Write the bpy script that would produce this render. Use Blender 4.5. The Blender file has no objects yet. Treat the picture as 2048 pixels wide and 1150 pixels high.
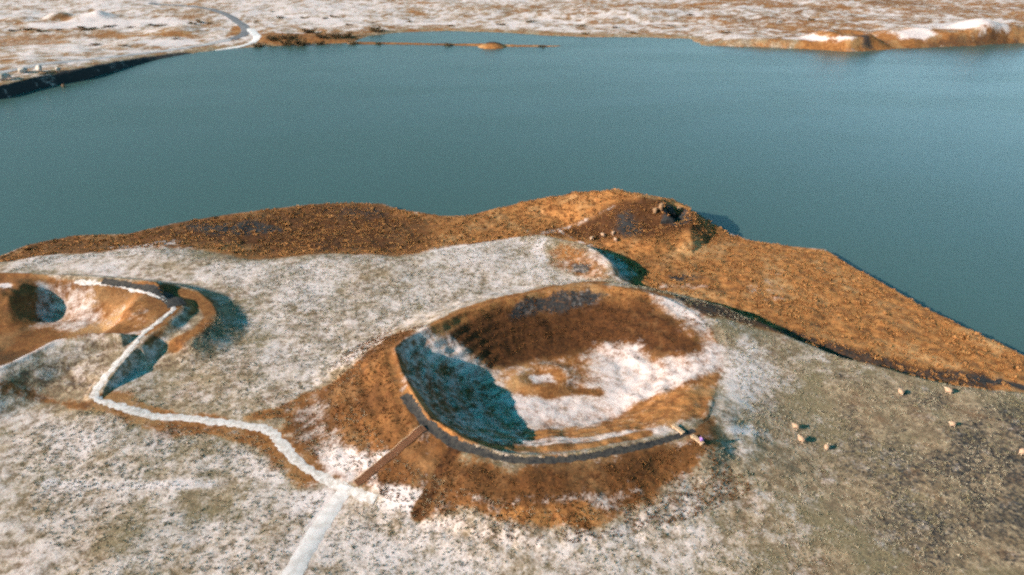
import bpy, bmesh, math, random
import numpy as np
from mathutils import Vector, Matrix

random.seed(7)
C = bpy.context.scene.collection
sc = bpy.context.scene

# ------------------------------------------------------------------ camera model
PITCH = math.radians(29.0); CAM_H = 71.0; FPX = 1365.0
CP, SP = math.cos(PITCH), math.sin(PITCH)

def ray(px, py):
    u = (px - 1024) / FPX; v = (py - 575) / FPX
    return np.array([u, CP - v * SP, -SP - v * CP])

def at(px, py, z=0.0):
    d = ray(px, py); t = (z - CAM_H) / d[2]
    return (d[0] * t, d[1] * t)

def pts(L, z=0.0):
    return [at(q[0], q[1], q[2] if len(q) > 2 else z) for q in L]

# ------------------------------------------------------------------ numeric helpers
def sstep(a, b, x):
    t = np.clip((x - a) / (b - a), 0, 1)
    return t * t * (3 - 2 * t)

def hash2(ix, iy, seed):
    h = (ix * 374761393 + iy * 668265263 + seed * 974634541) & 0xFFFFFFFF
    h = ((h ^ (h >> 13)) * 1274126177) & 0xFFFFFFFF
    h = (h ^ (h >> 16)) & 0xFFFFFFFF
    return h.astype(np.float64) / 4294967295.0

def vnoise(x, y, seed=0):
    x0 = np.floor(x); y0 = np.floor(y)
    fx = x - x0; fy = y - y0
    ix = x0.astype(np.int64); iy = y0.astype(np.int64)
    ux = fx * fx * (3 - 2 * fx); uy = fy * fy * (3 - 2 * fy)
    a = hash2(ix, iy, seed); b = hash2(ix + 1, iy, seed)
    c = hash2(ix, iy + 1, seed); d = hash2(ix + 1, iy + 1, seed)
    return (a + (b - a) * ux) * (1 - uy) + (c + (d - c) * ux) * uy

def fbm(x, y, scale, octv=4, seed=0):
    s = 0.0; amp = 1.0; tot = 0.0; f = 1.0 / scale
    for i in range(octv):
        ca, sa = math.cos(0.7 * i), math.sin(0.7 * i)
        s = s + amp * vnoise((x * ca - y * sa) * f + 17.3 * i, (x * sa + y * ca) * f - 9.1 * i, seed + i)
        tot += amp; amp *= 0.5; f *= 2.03
    return s / tot - 0.5            # about -0.5..0.5

def sdf(poly, X, Y, cap=30.0):
    """signed distance to a closed polygon, positive inside, limited to +-cap"""
    P = np.asarray(poly, float)
    out = np.full(X.shape, -cap)
    m = (X > P[:, 0].min() - cap) & (X < P[:, 0].max() + cap) & (Y > P[:, 1].min() - cap) & (Y < P[:, 1].max() + cap)
    if not m.any():
        return out
    x = X[m]; y = Y[m]
    d2 = np.full(x.shape, 1e18); ins = np.zeros(x.shape, bool)
    n = len(P)
    for i in range(n):
        ax, ay = P[i]; bx, by = P[(i + 1) % n]
        ex, ey = bx - ax, by - ay
        L = ex * ex + ey * ey + 1e-12
        t = np.clip(((x - ax) * ex + (y - ay) * ey) / L, 0, 1)
        dx = x - ax - t * ex; dy = y - ay - t * ey
        np.minimum(d2, dx * dx + dy * dy, out=d2)
        if ay != by:
            c = ((ay > y) != (by > y)) & (x < ex * (y - ay) / (by - ay) + ax)
            ins ^= c
    d = np.sqrt(d2)
    out[m] = np.clip(np.where(ins, d, -d), -cap, cap)
    return out

def dline(pl, X, Y, vals=None, cap=40.0):
    """distance to an open polyline, side sign and value interpolated along it"""
    P = np.asarray(pl, float)[:, :2]
    best = np.full(X.shape, cap); side = np.zeros(X.shape); val = np.zeros(X.shape)
    m = (X > P[:, 0].min() - cap) & (X < P[:, 0].max() + cap) & (Y > P[:, 1].min() - cap) & (Y < P[:, 1].max() + cap)
    if not m.any():
        return best, side, val
    x = X[m]; y = Y[m]
    b = np.full(x.shape, cap); s = np.zeros(x.shape); w = np.zeros(x.shape)
    for i in range(len(P) - 1):
        ax, ay = P[i]; bx, by = P[i + 1]
        ex, ey = bx - ax, by - ay
        L = ex * ex + ey * ey + 1e-12
        t = np.clip(((x - ax) * ex + (y - ay) * ey) / L, 0, 1)
        dx = x - ax - t * ex; dy = y - ay - t * ey
        d = np.sqrt(dx * dx + dy * dy)
        k = d < b
        b = np.where(k, d, b)
        s = np.where(k, np.sign(ex * dy - ey * dx), s)
        if vals is not None:
            w = np.where(k, vals[i] * (1 - t) + vals[i + 1] * t, w)
    best[m] = b; side[m] = s; val[m] = w
    return best, side, val

def smooth_line(pl, step):
    """Catmull-Rom through the points, resampled"""
    P = [Vector(p) for p in pl]
    P = [P[0] * 2 - P[1]] + P + [P[-1] * 2 - P[-2]]
    out = []
    for i in range(1, len(P) - 2):
        n = max(2, int((P[i + 1] - P[i]).length / step))
        for k in range(n):
            t = k / n
            a, b, c, d = P[i - 1], P[i], P[i + 1], P[i + 2]
            out.append(0.5 * ((2 * b) + (c - a) * t + (2 * a - 5 * b + 4 * c - d) * t * t + (3 * b - a - 3 * c + d) * t ** 3))
    out.append(P[-2])
    return out

# ------------------------------------------------------------------ the lie of the land
NEAR = ([(-500, -400), (-500, -20), (-260, 60), (-170, 112), (-135, 132)] +
        pts([(0, 512), (60, 488), (150, 470), (260, 467), (300, 457), (390, 438), (500, 422), (620, 408), (700, 405),
             (765, 407), (800, 418), (880, 431), (930, 431), (1000, 420), (1080, 402, 2.2), (1150, 389, 4.2),
             (1220, 384, 6.2), (1270, 386, 7.2), (1330, 398, 7.2), (1375, 409, 6.2), (1390, 433, 3.5),
             (1425, 456, 1.6), (1500, 480), (1570, 490), (1650, 500), (1672, 511), (1700, 530), (1760, 561), (1850, 615),
             (1920, 650), (2000, 685), (2048, 710)], 1.7) +
        [(104, 82), (128, 52), (180, 0), (500, -200), (500, -400)])
FIELD = ([(-600, -500), (-600, 0), (-190, 104)] +
         pts([(0, 522), (100, 508), (200, 500), (330, 492), (430, 498), (500, 512), (700, 508), (800, 510), (900, 492),
              (1000, 476), (1080, 464), (1112, 472), (1165, 495), (1205, 520), (1238, 548), (1275, 577), (1340, 600),
              (1450, 624), (1520, 646), (1600, 682), (1680, 712), (1760, 735), (1850, 757), (1950, 770), (2048, 782),
              (2200, 800)], 4.0) + [(150, 20), (500, -250), (500, -500)])
FAR = ([(-9000, -800), (-500, 170), (-300, 245), (-240, 278)] +
       pts([(0, 199), (40, 187), (100, 173), (160, 161), (200, 151), (240, 139), (300, 122), (400, 104), (470, 97), (540, 93),
            (600, 89), (680, 87), (703, 85), (716, 79), (742, 72), (800, 65), (900, 62), (1000, 65.5), (1100, 71.5), (1180, 74),
            (1300, 75), (1380, 78), (1397, 86), (1400, 91), (1500, 93), (1600, 97), (1700, 103), (1760, 100), (1850, 95), (1950, 90),
            (2048, 85)], 0.0) + [(420, 470), (600, 470), (9000, 300), (9000, 9000), (-9000, 9000)])
SPIT = pts([(695, 88), (695, 84), (800, 86.2), (900, 88.6), (960, 88), (985, 87), (1010, 90), (1060, 91.6), (1125, 91.2), (1125, 92.6),
            (1060, 93.3), (1010, 93), (985, 93.4), (950, 91.8), (900, 90.6), (800, 88.6)], 0.0)
SPIT2 = pts([(1312, 91.3), (1345, 90.4), (1400, 89.6), (1402, 93.2), (1345, 92.4)], 0.0)

CRATER_RIM = pts([(785, 700), (800, 750), (824, 795), (856, 843), (925, 888), (1000, 910), (1075, 915), (1180, 905), (1300, 878),
                  (1375, 855, 8.3), (1418, 830, 7.6), (1435, 770, 6.6), (1445, 715, 6.2), (1430, 660, 6.6), (1390, 622, 7.4), (1330, 592, 8.2), (1260, 576),
                  (1190, 568), (1100, 578), (1000, 602), (920, 625), (860, 655), (810, 680)], 8.5)
CRATER_C = (6.0, 90.5)
LEFT_RIM = pts([(375, 598), (380, 625), (352, 650), (318, 668), (285, 672), (180, 672), (110, 684), (0, 738)], 8.0) + \
           [(-97, 88), (-112, 98), (-113, 110)] + pts([(0, 550), (110, 553), (200, 557), (285, 563), (345, 576)], 8.0)
LEFT_C = (-84.0, 105.0)

def polar_table(poly, c, n=720):
    """rim radius as a function of bearing round the crater's centre"""
    th = np.linspace(-math.pi, math.pi, n, endpoint=False)
    R = np.zeros(n)
    P = np.asarray(poly) - np.asarray(c)
    for k, a in enumerate(th):
        dx, dy = math.cos(a), math.sin(a); best = 0
        for i in range(len(P)):
            x1, y1 = P[i]; x2, y2 = P[(i + 1) % len(P)]
            ex, ey = x2 - x1, y2 - y1
            den = dx * ey - dy * ex
            if abs(den) < 1e-9: continue
            t = (x1 * ey - y1 * ex) / den; s = (x1 * dy - y1 * dx) / den
            if t > 0 and -1e-6 <= s <= 1 + 1e-6: best = max(best, t)
        R[k] = best
    ker = np.hanning(19); ker /= ker.sum()
    R = np.convolve(np.concatenate([R[-9:], R, R[:9]]), ker, 'valid')
    return th, R
CR_T = polar_table(CRATER_RIM, CRATER_C)
LR_T = polar_table(LEFT_RIM, LEFT_C)

def polar(X, Y, c, tab):
    dx = X - c[0]; dy = Y - c[1]
    a = np.arctan2(dy, dx); r = np.hypot(dx, dy)
    R = np.interp(a, tab[0], tab[1], period=2 * math.pi)
    return a, r, R

BENCH_C = at(1378, 868, 8.3); BENCH_Z = 7.7
HILL = [at(*q[:2], q[2]) for q in [(960, 428, 1.2), (1080, 405, 2.8), (1150, 392, 5.0), (1220, 387, 7.2), (1285, 391, 8.4), (1340, 403, 8.2), (1378, 421, 6.6), (1425, 454, 2.6)]]
HILL_Z = [0.2, 1.6, 3.8, 6.0, 7.2, 7.0, 5.4, 1.2]
SPUR = [at(*q[:2], q[2]) for q in [(1105, 476, 4.0), (1150, 487, 5.0), (1195, 512, 5.2), (1225, 538, 4.6), (1245, 556, 3.4)]]
SPUR_Z = [0.3, 1.2, 2.0, 1.8, 0.4]
TRAIL_LEFT = pts([(338, 604, 8), (346, 618, 8), (322, 640, 8), (292, 662, 7.6), (258, 700, 6.8), (226, 735, 6.2), (200, 768, 5.3), (190, 788, 4.8)])
TRAIL_Z = [7.9, 7.9, 7.9, 7.5, 6.9, 6.2, 5.3, 4.8]

def hfun(X, Y, detail=True):
    X = np.asarray(X, float); Y = np.asarray(Y, float)
    shp = X.shape; X = X.ravel(); Y = Y.ravel()
    wob = fbm(X, Y, 6.0, 3, 11) * 1.6
    d1 = sdf(NEAR, X, Y, 60.0) + wob * 0.6
    F = sdf(FIELD, X, Y, 40.0) + fbm(X, Y, 9.0, 3, 12) * 3.0
    und = fbm(X, Y, 38.0, 3, 5) * 1.1 + fbm(X, Y, 9.0, 2, 6) * 0.45
    w = 3.0 + 7.0 * sstep(10, -30, X)
    fld = sstep(-w, w * 0.6, F)
    base = 1.7 + 0.3 * sstep(0, 14, d1) + und * sstep(0, 12, d1) + 2.4 * fld
    # hill on the point
    dh, sh, hz = dline(HILL, X, Y, HILL_Z, 40.0)
    front = sh < 0
    k = np.where(front, 0.41, 0.45)
    hill = hz - k * (np.sqrt(dh * dh + 2.0) - 1.4)
    hill = hill + fbm(X, Y, 7.0, 4, 21) * 1.5 * sstep(-1, 2, hill)
    hill = np.where(dh < 39, np.maximum(hill, 0), 0)
    # dark hollow on the hill's right front
    hx, hy = at(1290, 445, 5.0)
    hol = np.exp(-(((X - hx) / 7.0) ** 2 + ((Y - hy) / 5.0) ** 2))
    hill = np.maximum(hill - 1.8 * hol * sstep(0, 2, hill), 0)
    hx, hy = at(1352, 428, 5.5)
    hill = np.maximum(hill - 4.2 * np.exp(-(((X - hx) / 2.1) ** 2 + ((Y - hy) / 2.8) ** 2)), 0)
    base = base + hill
    # spur whose far side drops to the heath
    ds, ss, sz = dline(SPUR, X, Y, SPUR_Z, 20.0)
    lft = ss < 0
    sp = np.where(lft, sz * (1 - sstep(0, 8, ds)), sz * (1 - sstep(0, 2.6, ds)))
    base = base + np.where(ds < 19, sp, 0)
    # centre crater
    a, r, R = polar(X, Y, CRATER_C, CR_T)
    rho = r / np.maximum(R, 1)
    rim = 8.5 - 3.1 * np.exp(-((a - 0.05) / 0.62) ** 2) + 0.3 * np.sin(2 * a + 0.6) + fbm(X, Y, 12, 3, 31) * 0.7
    west = np.clip((np.cos(a - math.radians(212)) - 0.58) / 0.40, 0, 1) ** 0.8             # steep under the left rim
    rim = rim + west * (fbm(X, Y, 4.5, 3, 33) * 1.5 + 0.25)
    floor = 2.6 + fbm(X, Y, 8, 3, 32) * 0.7
    mx, my = at(1085, 752, 3.0)
    q = np.hypot((X - mx) / 1.35, (Y - my))
    floor = floor + 0.55 * np.exp(-((q - 3.0) / 1.4) ** 2)
    p0 = 0.42 - 0.02 * west
    east = np.exp(-((a - 0.05) / 0.75) ** 2)                          # broad soft rim on the right
    t = np.clip((rho - p0) / (0.985 - 0.13 * east - p0), 0, 1)
    soft = t * t * (3 - 2 * t) * 0.55 + t * 0.45
    prof = (1 - west) * soft + west * (0.8 * t ** 2.1 + 0.2 * t)
    inner = floor + (rim - floor) * prof
    fl = 11.0 + 2.5 * np.cos(a + 2.2) + 8.0 * np.exp(-(a / 0.75) ** 2)
    u = np.clip((r - R - 1.6) / fl, 0, 1)
    u2 = u * u * (3 - 2 * u) * 0.5 + (1 - (1 - u) ** 2) * 0.5
    outer = base + (rim - 0.25 * (1 - east) - base) * (1 - u2)
    tr = np.sin(6.0 * inner + 5.0 * fbm(X, Y, 9, 3, 34)) * 0.09 + fbm(X, Y, 2.6, 3, 35) * 0.55
    inner = inner + tr * sstep(0.25, 0.6, rho) * sstep(1.0, 0.93, rho)
    outer = outer + (np.sin(6.0 * outer + 5.0 * fbm(X, Y, 9, 3, 36)) * 0.08 + fbm(X, Y, 2.4, 3, 37) * 0.5) * (1 - 0.85 * east) * np.where(u < 1, sstep(0, 0.12, u) * sstep(1.0, 0.7, u), 0)
    lip = (0.35 - 0.35 * np.exp(-((a - 0.05) / 0.7) ** 2)) * np.exp(-((r - R + 0.3) / 0.8) ** 2)
    h = np.where(r < R, inner, outer) + lip
    # left crater
    a, r, R = polar(X, Y, LEFT_C, LR_T)
    rho = r / np.maximum(R, 1)
    rim = 8.0 + fbm(X, Y, 10, 3, 41) * 0.6
    floor = 3.6 + fbm(X, Y, 7, 3, 42) * 0.9
    gx, gy = at(42, 600, 5.0)
    floor = floor + 5.6 * np.exp(-(((X - gx) / 5.2) ** 2 + ((Y - gy) / 6.5) ** 2) ** 1.6) * (1 + 0.5 * fbm(X, Y, 3.0, 3, 43))
    gx, gy = at(140, 612, 3.0)
    floor = floor - 2.4 * np.exp(-(((X - gx) / 6.0) ** 2 + ((Y - gy) / 5.5) ** 2) ** 2)
    t = np.clip((rho - 0.35) / 0.63, 0, 1)
    inner = floor + (rim - floor) * (t * t * (3 - 2 * t) * 0.5 + 0.5 * t)
    fl = 9.5 - 3.0 * np.clip(np.sin(a), 0, 1)
    u = np.clip((r - R - 0.8) / fl, 0, 1)
    u2 = u * u * (3 - 2 * u) * 0.6 + u * 0.4
    outer = h + (rim - h) * (1 - u2) + (fbm(X, Y, 2.6, 3, 44) * 0.3) * sstep(0, 0.1, u) * sstep(1.0, 0.7, u)
    h = np.where(r < R, inner, np.where(u < 1, outer, h))
    h = h + 0.4 * np.exp(-((r - R) / 0.8) ** 2) * (X > -130)
    # the path's bench across that flank: a bank above it on the left, a drop on the right
    d, s, z = dline(TRAIL_LEFT, X, Y, TRAIL_Z, 14.0)
    k = (d < 13.9)
    up = z + np.maximum(d - 1.1, 0) * 0.95
    dn = z - 2.1 * np.clip((z - 4.9) / 1.6, 0, 1) * (1 - 0.45 * sstep(7.1, 7.8, z)) * sstep(1.1, 4.2, d)
    tt = (1 - sstep(6.0, 11.0, d)) * np.clip((z - 4.8) / 0.9, 0, 1)
    tgt = np.where(s < 0, np.clip(h, z, up), np.minimum(h, dn))
    onp = 1 - sstep(1.0, 1.7, d)
    h = np.where(k, h * (1 - tt) + tgt * tt, h)
    h = np.where(k, h * (1 - onp) + z * onp, h)
    # trodden level ground round the benches
    d = np.hypot(X - BENCH_C[0], Y - BENCH_C[1])
    k = 1 - sstep(1.6, 6.5, d)
    h = h * (1 - k) + BENCH_Z * k
    # shore of the near land
    edge = np.where(d1 > 0, h, np.minimum(h, 1.7 + hill) + d1 * np.where(hill > 0.3, 1.1, 0.95))
    near = np.maximum(edge, -3.0)
    if detail:
        hea = (1 - fld) * sstep(0, 2, d1)
        n1 = fbm(X, Y, 2.1, 3, 51)
        rough = (0.10 + 0.50 * hea + 0.15 * sstep(1.25, 0.9, np.hypot(X - 6, Y - 90) / 27))
        dist = np.hypot(X, Y)
        near = near + n1 * rough * sstep(-1.5, 0.5, d1) * sstep(500, 250, dist)
    # far shore
    d2 = sdf(FAR, X, Y, 250.0) + fbm(X, Y, 9.0, 3, 61) * 4.0
    bx = sstep(-168, -212, X) * sstep(-300, -255, X) * sstep(420, 330, Y)
    far = 0.7 * sstep(0, 5, d2) + 3.7 * bx * sstep(-0.3, 3.0, d2) + 0.012 * np.maximum(d2, 0) + d2 * np.where(d2 < 0, 0.4, 0.0)
    far = far + (fbm(X, Y, 55.0, 4, 62) * 3.0 + fbm(X, Y, 14.0, 3, 63) * 1.3 + 0.4) * sstep(4, 40, d2)
    for (px, py, z, rx, ry, hh, dent) in MOUNDS:
        cx, cy = at(px, py, z)
        e = np.sqrt(((X - cx) / rx) ** 2 + ((Y - cy) / ry) ** 2) * (1 + fbm(X, Y, 14, 2, 71) * 0.35)
        b = hh * (1 - sstep(0.12, 1.0, e))
        b = np.where(dent > 0, np.where(e < 0.5, b - dent * (1 - sstep(0.15, 0.5, e)), b), b)
        far = np.where(d2 > -6, far + b * sstep(-2, 6, d2), far)
    far = far + 6.0 * sstep(900, 3500, np.hypot(X, Y)) * (1 + 2 * fbm(X, Y, 900, 3, 64))
    far = np.where(d2 > -8, far, -3)
    for S, hh in ((SPIT, 0.55), (SPIT2, 0.12)):
        dd = sdf(S, X, Y, 12.0) + fbm(X, Y, 5.0, 2, 65) * 1.4
        far = np.maximum(far, np.where(dd > -8, -0.25 + hh * sstep(-1.0, 1.5, dd) * 1.6 + np.minimum(dd, 0) * 0.3, -3))
    cx, cy = at(985, 90, 1.0)
    e = np.hypot((X - cx) / 8.5, (Y - cy) / 7.0)
    far = np.maximum(far, 2.7 * (1 - e ** 2) * (e < 1.3) - 3 * (e >= 1.3))
    return np.maximum(near, np.maximum(far, -3.0)).reshape(shp)

#          px    py   z   rx  ry  height dent
MOUNDS = [(1695, 74, 5, 26, 30, 9.5, 4.5), (1600, 84, 3, 30, 24, 3.0, 0), (1800, 70, 4, 22, 30, 5.0, 0),
          (1900, 64, 5, 34, 40, 8.0, 2.0), (2000, 66, 5, 30, 40, 8.0, 0), (2090, 70, 4, 24, 34, 5.0, 0), (1500, 80, 2, 26, 22, 2.2, 0),
          (118, 33, 4, 13, 16, 4.0, 0), (176, 35, 4, 17, 18, 3.4, 1.5), (206, 33, 4, 16, 17, 3.0, 0), (40, 40, 3, 16, 18, 2.0, 0),
          (630, 72, 2, 22, 20, 2.2, 0), (560, 74, 2, 18, 16, 1.8, 0), (350, 60, 3, 26, 22, 2.0, 0), (1240, 22, 4, 60, 40, 3.0, 0)]

def drops(L):
    """where the camera rays through pixels of the photograph meet the land"""
    D = np.array([ray(q[0], q[1]) for q in L])
    t = np.concatenate([np.linspace(60, 340, 420), np.linspace(342, 1100, 260), np.linspace(1110, 3500, 100)])
    Z = CAM_H + D[:, 2:3] * t
    X = D[:, 0:1] * t; Y = D[:, 1:2] * t
    g = np.maximum(hfun(X, Y, False), 0.0)
    out = []
    for k in range(len(L)):
        i = int(np.argmax(Z[k] <= g[k])) or len(t) - 1
        f0 = Z[k, i - 1] - g[k, i - 1]; f1 = Z[k, i] - g[k, i]
        w = f0 / (f0 - f1 + 1e-9)
        out.append((X[k, i - 1] + (X[k, i] - X[k, i - 1]) * w, Y[k, i - 1] + (Y[k, i] - Y[k, i - 1]) * w))
    return out

def drop(px, py):
    return drops([(px, py)])[0]

def hz(x, y):
    return float(hfun(np.array([x]), np.array([y]))[0])

# ------------------------------------------------------------------ scene helpers
def tag(o, label=None, cat=None, group=None, kind=None):
    if label: o['label'] = label
    if cat: o['category'] = cat
    if group: o['group'] = group
    if kind: o['kind'] = kind
    return o

def empty(name, loc, rz=0.0):
    o = bpy.data.objects.new(name, None); C.objects.link(o)
    o.location = loc; o.rotation_euler = (0, 0, rz); o.empty_display_size = 0.3
    return o

def link(name, me, m=None, parent=None, smooth=True):
    o = bpy.data.objects.new(name, me); C.objects.link(o)
    if m: me.materials.append(m)
    if parent: o.parent = parent
    if smooth:
        me.polygons.foreach_set('use_smooth', [True] * len(me.polygons))
    return o

def frombm(name, bm, m, parent=None, smooth=True):
    me = bpy.data.meshes.new(name); bm.to_mesh(me); bm.free()
    return link(name, me, m, parent, smooth)

def box(bm, c, s, rot=None, bev=0.0):
    r = bmesh.ops.create_cube(bm, size=1.0)
    vs = r['verts']
    bmesh.ops.scale(bm, vec=s, verts=vs)
    if bev > 0:
        es = list({e for v in vs for e in v.link_edges})
        rr = bmesh.ops.bevel(bm, geom=es, offset=bev, segments=2, affect='EDGES', profile=0.6)
        vs = list({v for f in rr['faces'] for v in f.verts} | {v for v in vs if v.is_valid})
    if rot is not None:
        bmesh.ops.rotate(bm, cent=(0, 0, 0), matrix=rot, verts=vs)
    bmesh.ops.translate(bm, vec=c, verts=vs)
    return vs

def grid_mesh(name, V, nr, nc, wrap=False):
    me = bpy.data.meshes.new(name)
    i = np.arange(nr - 1)[:, None]; j = np.arange(nc if wrap else nc - 1)[None, :]
    j2 = (j + 1) % nc
    a = i * nc + j; b = i * nc + j2; c = (i + 1) * nc + j2; d = (i + 1) * nc + j
    F = np.stack([a + 0 * j, d + 0 * j, c, b], -1).reshape(-1, 4).astype(np.int32)
    me.vertices.add(len(V)); me.vertices.foreach_set('co', V.astype(np.float32).ravel())
    me.loops.add(F.size); me.loops.foreach_set('vertex_index', F.ravel())
    me.polygons.add(len(F)); me.polygons.foreach_set('loop_start', np.arange(0, F.size, 4, dtype=np.int32))
    me.polygons.foreach_set('use_smooth', np.ones(len(F), bool))
    me.update(calc_edges=True)
    return me

# ------------------------------------------------------------------ materials
def new_mat(name):
    m = bpy.data.materials.new(name); m.use_nodes = True
    return m, m.node_tree.nodes, m.node_tree.links, m.node_tree.nodes['Principled BSDF']

class NT:
    def __init__(s, m):
        s.n = m.node_tree.nodes; s.l = m.node_tree.links
    def put(s, sock, v):
        if hasattr(v, 'links'): s.l.new(v, sock)
        elif isinstance(v, (tuple, list)) and len(v) == 3 and len(sock.default_value) == 4: sock.default_value = (*v, 1)
        else: sock.default_value = v
    def math(s, op, a, b=0.0, c=0.0, clamp=False):
        x = s.n.new('ShaderNodeMath'); x.operation = op; x.use_clamp = clamp
        s.put(x.inputs[0], a); s.put(x.inputs[1], b)
        if op in ('MULTIPLY_ADD',): s.put(x.inputs[2], c)
        return x.outputs[0]
    def mix(s, f, a, b, mode='MIX'):
        x = s.n.new('ShaderNodeMix'); x.data_type = 'RGBA'; x.blend_type = mode
        s.put(x.inputs[0], f); s.put(x.inputs[6], a); s.put(x.inputs[7], b)
        return x.outputs[2]
    def noise(s, scale, detail=3, rough=0.55, vec=None, dist=0.0):
        x = s.n.new('ShaderNodeTexNoise'); x.inputs['Scale'].default_value = scale
        x.inputs['Detail'].default_value = detail; x.inputs['Roughness'].default_value = rough
        x.inputs['Distortion'].default_value = dist
        s.l.new(vec if vec else s.pos(), x.inputs['Vector'])
        return x.outputs[0]
    def pos(s):
        if not hasattr(s, '_p'):
            s._p = s.n.new('ShaderNodeTexCoord').outputs['Object']
        return s._p
    def vmap(s, scale):
        x = s.n.new('ShaderNodeMapping'); x.inputs['Scale'].default_value = scale
        s.l.new(s.pos(), x.inputs['Vector']); return x.outputs[0]
    def attr(s, name):
        x = s.n.new('ShaderNodeAttribute'); x.attribute_name = name
        return x.outputs['Fac']
    def rng(s, v, a, b, c=0.0, d=1.0, kind='SMOOTHSTEP'):
        x = s.n.new('ShaderNodeMapRange'); x.interpolation_type = kind
        s.put(x.inputs['Value'], v); s.put(x.inputs['From Min'], a); s.put(x.inputs['From Max'], b)
        s.put(x.inputs['To Min'], c); s.put(x.inputs['To Max'], d)
        return x.outputs[0]
    def bump(s, h, strength, dist):
        x = s.n.new('ShaderNodeBump'); x.inputs['Strength'].default_value = strength; x.inputs['Distance'].default_value = dist
        s.l.new(h, x.inputs['Height']); return x.outputs[0]

def ground_material():
    m, n, l, b = new_mat('ground_cover')
    t = NT(m)
    snow, heath, rust, dark = (t.attr(k) for k in ('snow', 'heath', 'rust', 'dark'))
    nf = t.noise(3.1, 5, 0.62)              # tufts, about 30 cm
    nm = t.noise(0.75, 4, 0.6)              # clumps, about 1.3 m
    nl = t.noise(0.13, 3, 0.5)              # patches
    n3 = t.noise(0.33, 4, 0.6)              # drifts, about 3 m
    nc = t.noise(1.9, 4, 0.6, t.vmap((1, 1.0, 1)), 0.4)
    grass = t.mix(t.rng(nm, 0.35, 0.65), (0.150, 0.103, 0.064), (0.315, 0.225, 0.145))
    grass = t.mix(t.math('MULTIPLY', t.rng(n3, 0.5, 0.7), 0.7), grass, (0.150, 0.082, 0.045))
    grass = t.mix(t.rng(nl, 0.46, 0.66), grass, (0.175, 0.132, 0.078))
    ochre = t.mix(t.rng(nm, 0.36, 0.64), (0.165, 0.063, 0.020), (0.385, 0.168, 0.055))
    ochre = t.mix(t.rng(nl, 0.50, 0.68), ochre, (0.36, 0.195, 0.085))
    ochre = t.mix(t.math('MULTIPLY', t.rng(n3, 0.54, 0.72), 0.75), ochre, (0.115, 0.055, 0.024))
    redbr = t.mix(t.rng(nc, 0.35, 0.65), (0.036, 0.014, 0.0055), (0.082, 0.030, 0.009))
    hcol = t.mix(t.math('ADD', rust, t.math('MULTIPLY', t.math('SUBTRACT', nm, 0.5), 0.9), clamp=True), ochre, redbr)
    hf = t.rng(t.math('ADD', heath, t.math('MULTIPLY', t.math('SUBTRACT', nc, 0.5), 1.1)), 0.3, 0.7)
    col = t.mix(hf, grass, hcol)
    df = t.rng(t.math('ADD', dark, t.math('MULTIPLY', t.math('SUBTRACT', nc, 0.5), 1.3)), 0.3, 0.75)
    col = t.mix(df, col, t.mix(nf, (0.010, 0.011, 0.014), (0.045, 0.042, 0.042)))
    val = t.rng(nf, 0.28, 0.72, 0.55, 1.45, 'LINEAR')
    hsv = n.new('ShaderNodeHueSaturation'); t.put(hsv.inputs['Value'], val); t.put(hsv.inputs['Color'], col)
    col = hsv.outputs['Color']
    sv = t.math('ADD', snow, t.math('MULTIPLY', t.math('SUBTRACT', nf, 0.5), 1.05))
    sv = t.math('ADD', sv, t.math('MULTIPLY', t.math('SUBTRACT', nm, 0.5), 1.15))
    sv = t.math('ADD', sv, t.math('MULTIPLY', t.math('SUBTRACT', n3, 0.5), 0.95))
    sv = t.math('ADD', sv, t.math('MULTIPLY', t.math('SUBTRACT', nl, 0.5), 0.35))
    sf = t.math('MULTIPLY', t.rng(sv, 0.28, 0.95), t.rng(snow, 0.0, 0.10))
    frost = t.mix(t.rng(snow, 0.45, 0.95), (0.555, 0.458, 0.43), (0.575, 0.492, 0.495))
    col = t.mix(t.math('MULTIPLY', sf, 0.92), col, frost)
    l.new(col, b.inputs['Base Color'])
    b.inputs['Roughness'].default_value = 0.92
    b.inputs['Specular IOR Level'].default_value = 0.15
    hh = t.math('ADD', t.math('MULTIPLY', nf, 0.6), nm)
    l.new(t.bump(hh, 0.34, 0.30), b.inputs['Normal'])
    return m

def simple(name, c1, c2, scale=4.0, rough=0.85, bump=0.3, spec=0.2, bd=0.05):
    m, n, l, b = new_mat(name); t = NT(m)
    f = t.noise(scale, 4, 0.6)
    l.new(t.mix(t.rng(f, 0.3, 0.7), c1, c2), b.inputs['Base Color'])
    b.inputs['Roughness'].default_value = rough; b.inputs['Specular IOR Level'].default_value = spec
    if bump: l.new(t.bump(f, bump, bd), b.inputs['Normal'])
    return m

def water_material():
    m, n, l, b = new_mat('lake_water'); t = NT(m)
    big = t.noise(0.012, 3, 0.5, t.vmap((1, 0.45, 1)))
    col = t.mix(t.rng(big, 0.35, 0.65), (0.040, 0.074, 0.068), (0.042, 0.077, 0.071))
    l.new(col, b.inputs['Base Color'])
    wind = t.noise(0.02, 4, 0.55, t.vmap((0.5, 1.5, 1)))
    l.new(t.rng(wind, 0.4, 0.62, 0.27, 0.30), b.inputs['Roughness']); b.inputs['IOR'].default_value = 1.33
    w1 = t.noise(0.9, 3, 0.5, t.vmap((0.6, 1.2, 1)))
    w2 = t.noise(3.5, 2, 0.5)
    h = t.math('ADD', w1, t.math('MULTIPLY', w2, 0.3))
    l.new(t.bump(h, 0.16, 0.2), b.inputs['Normal'])
    return m
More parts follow.
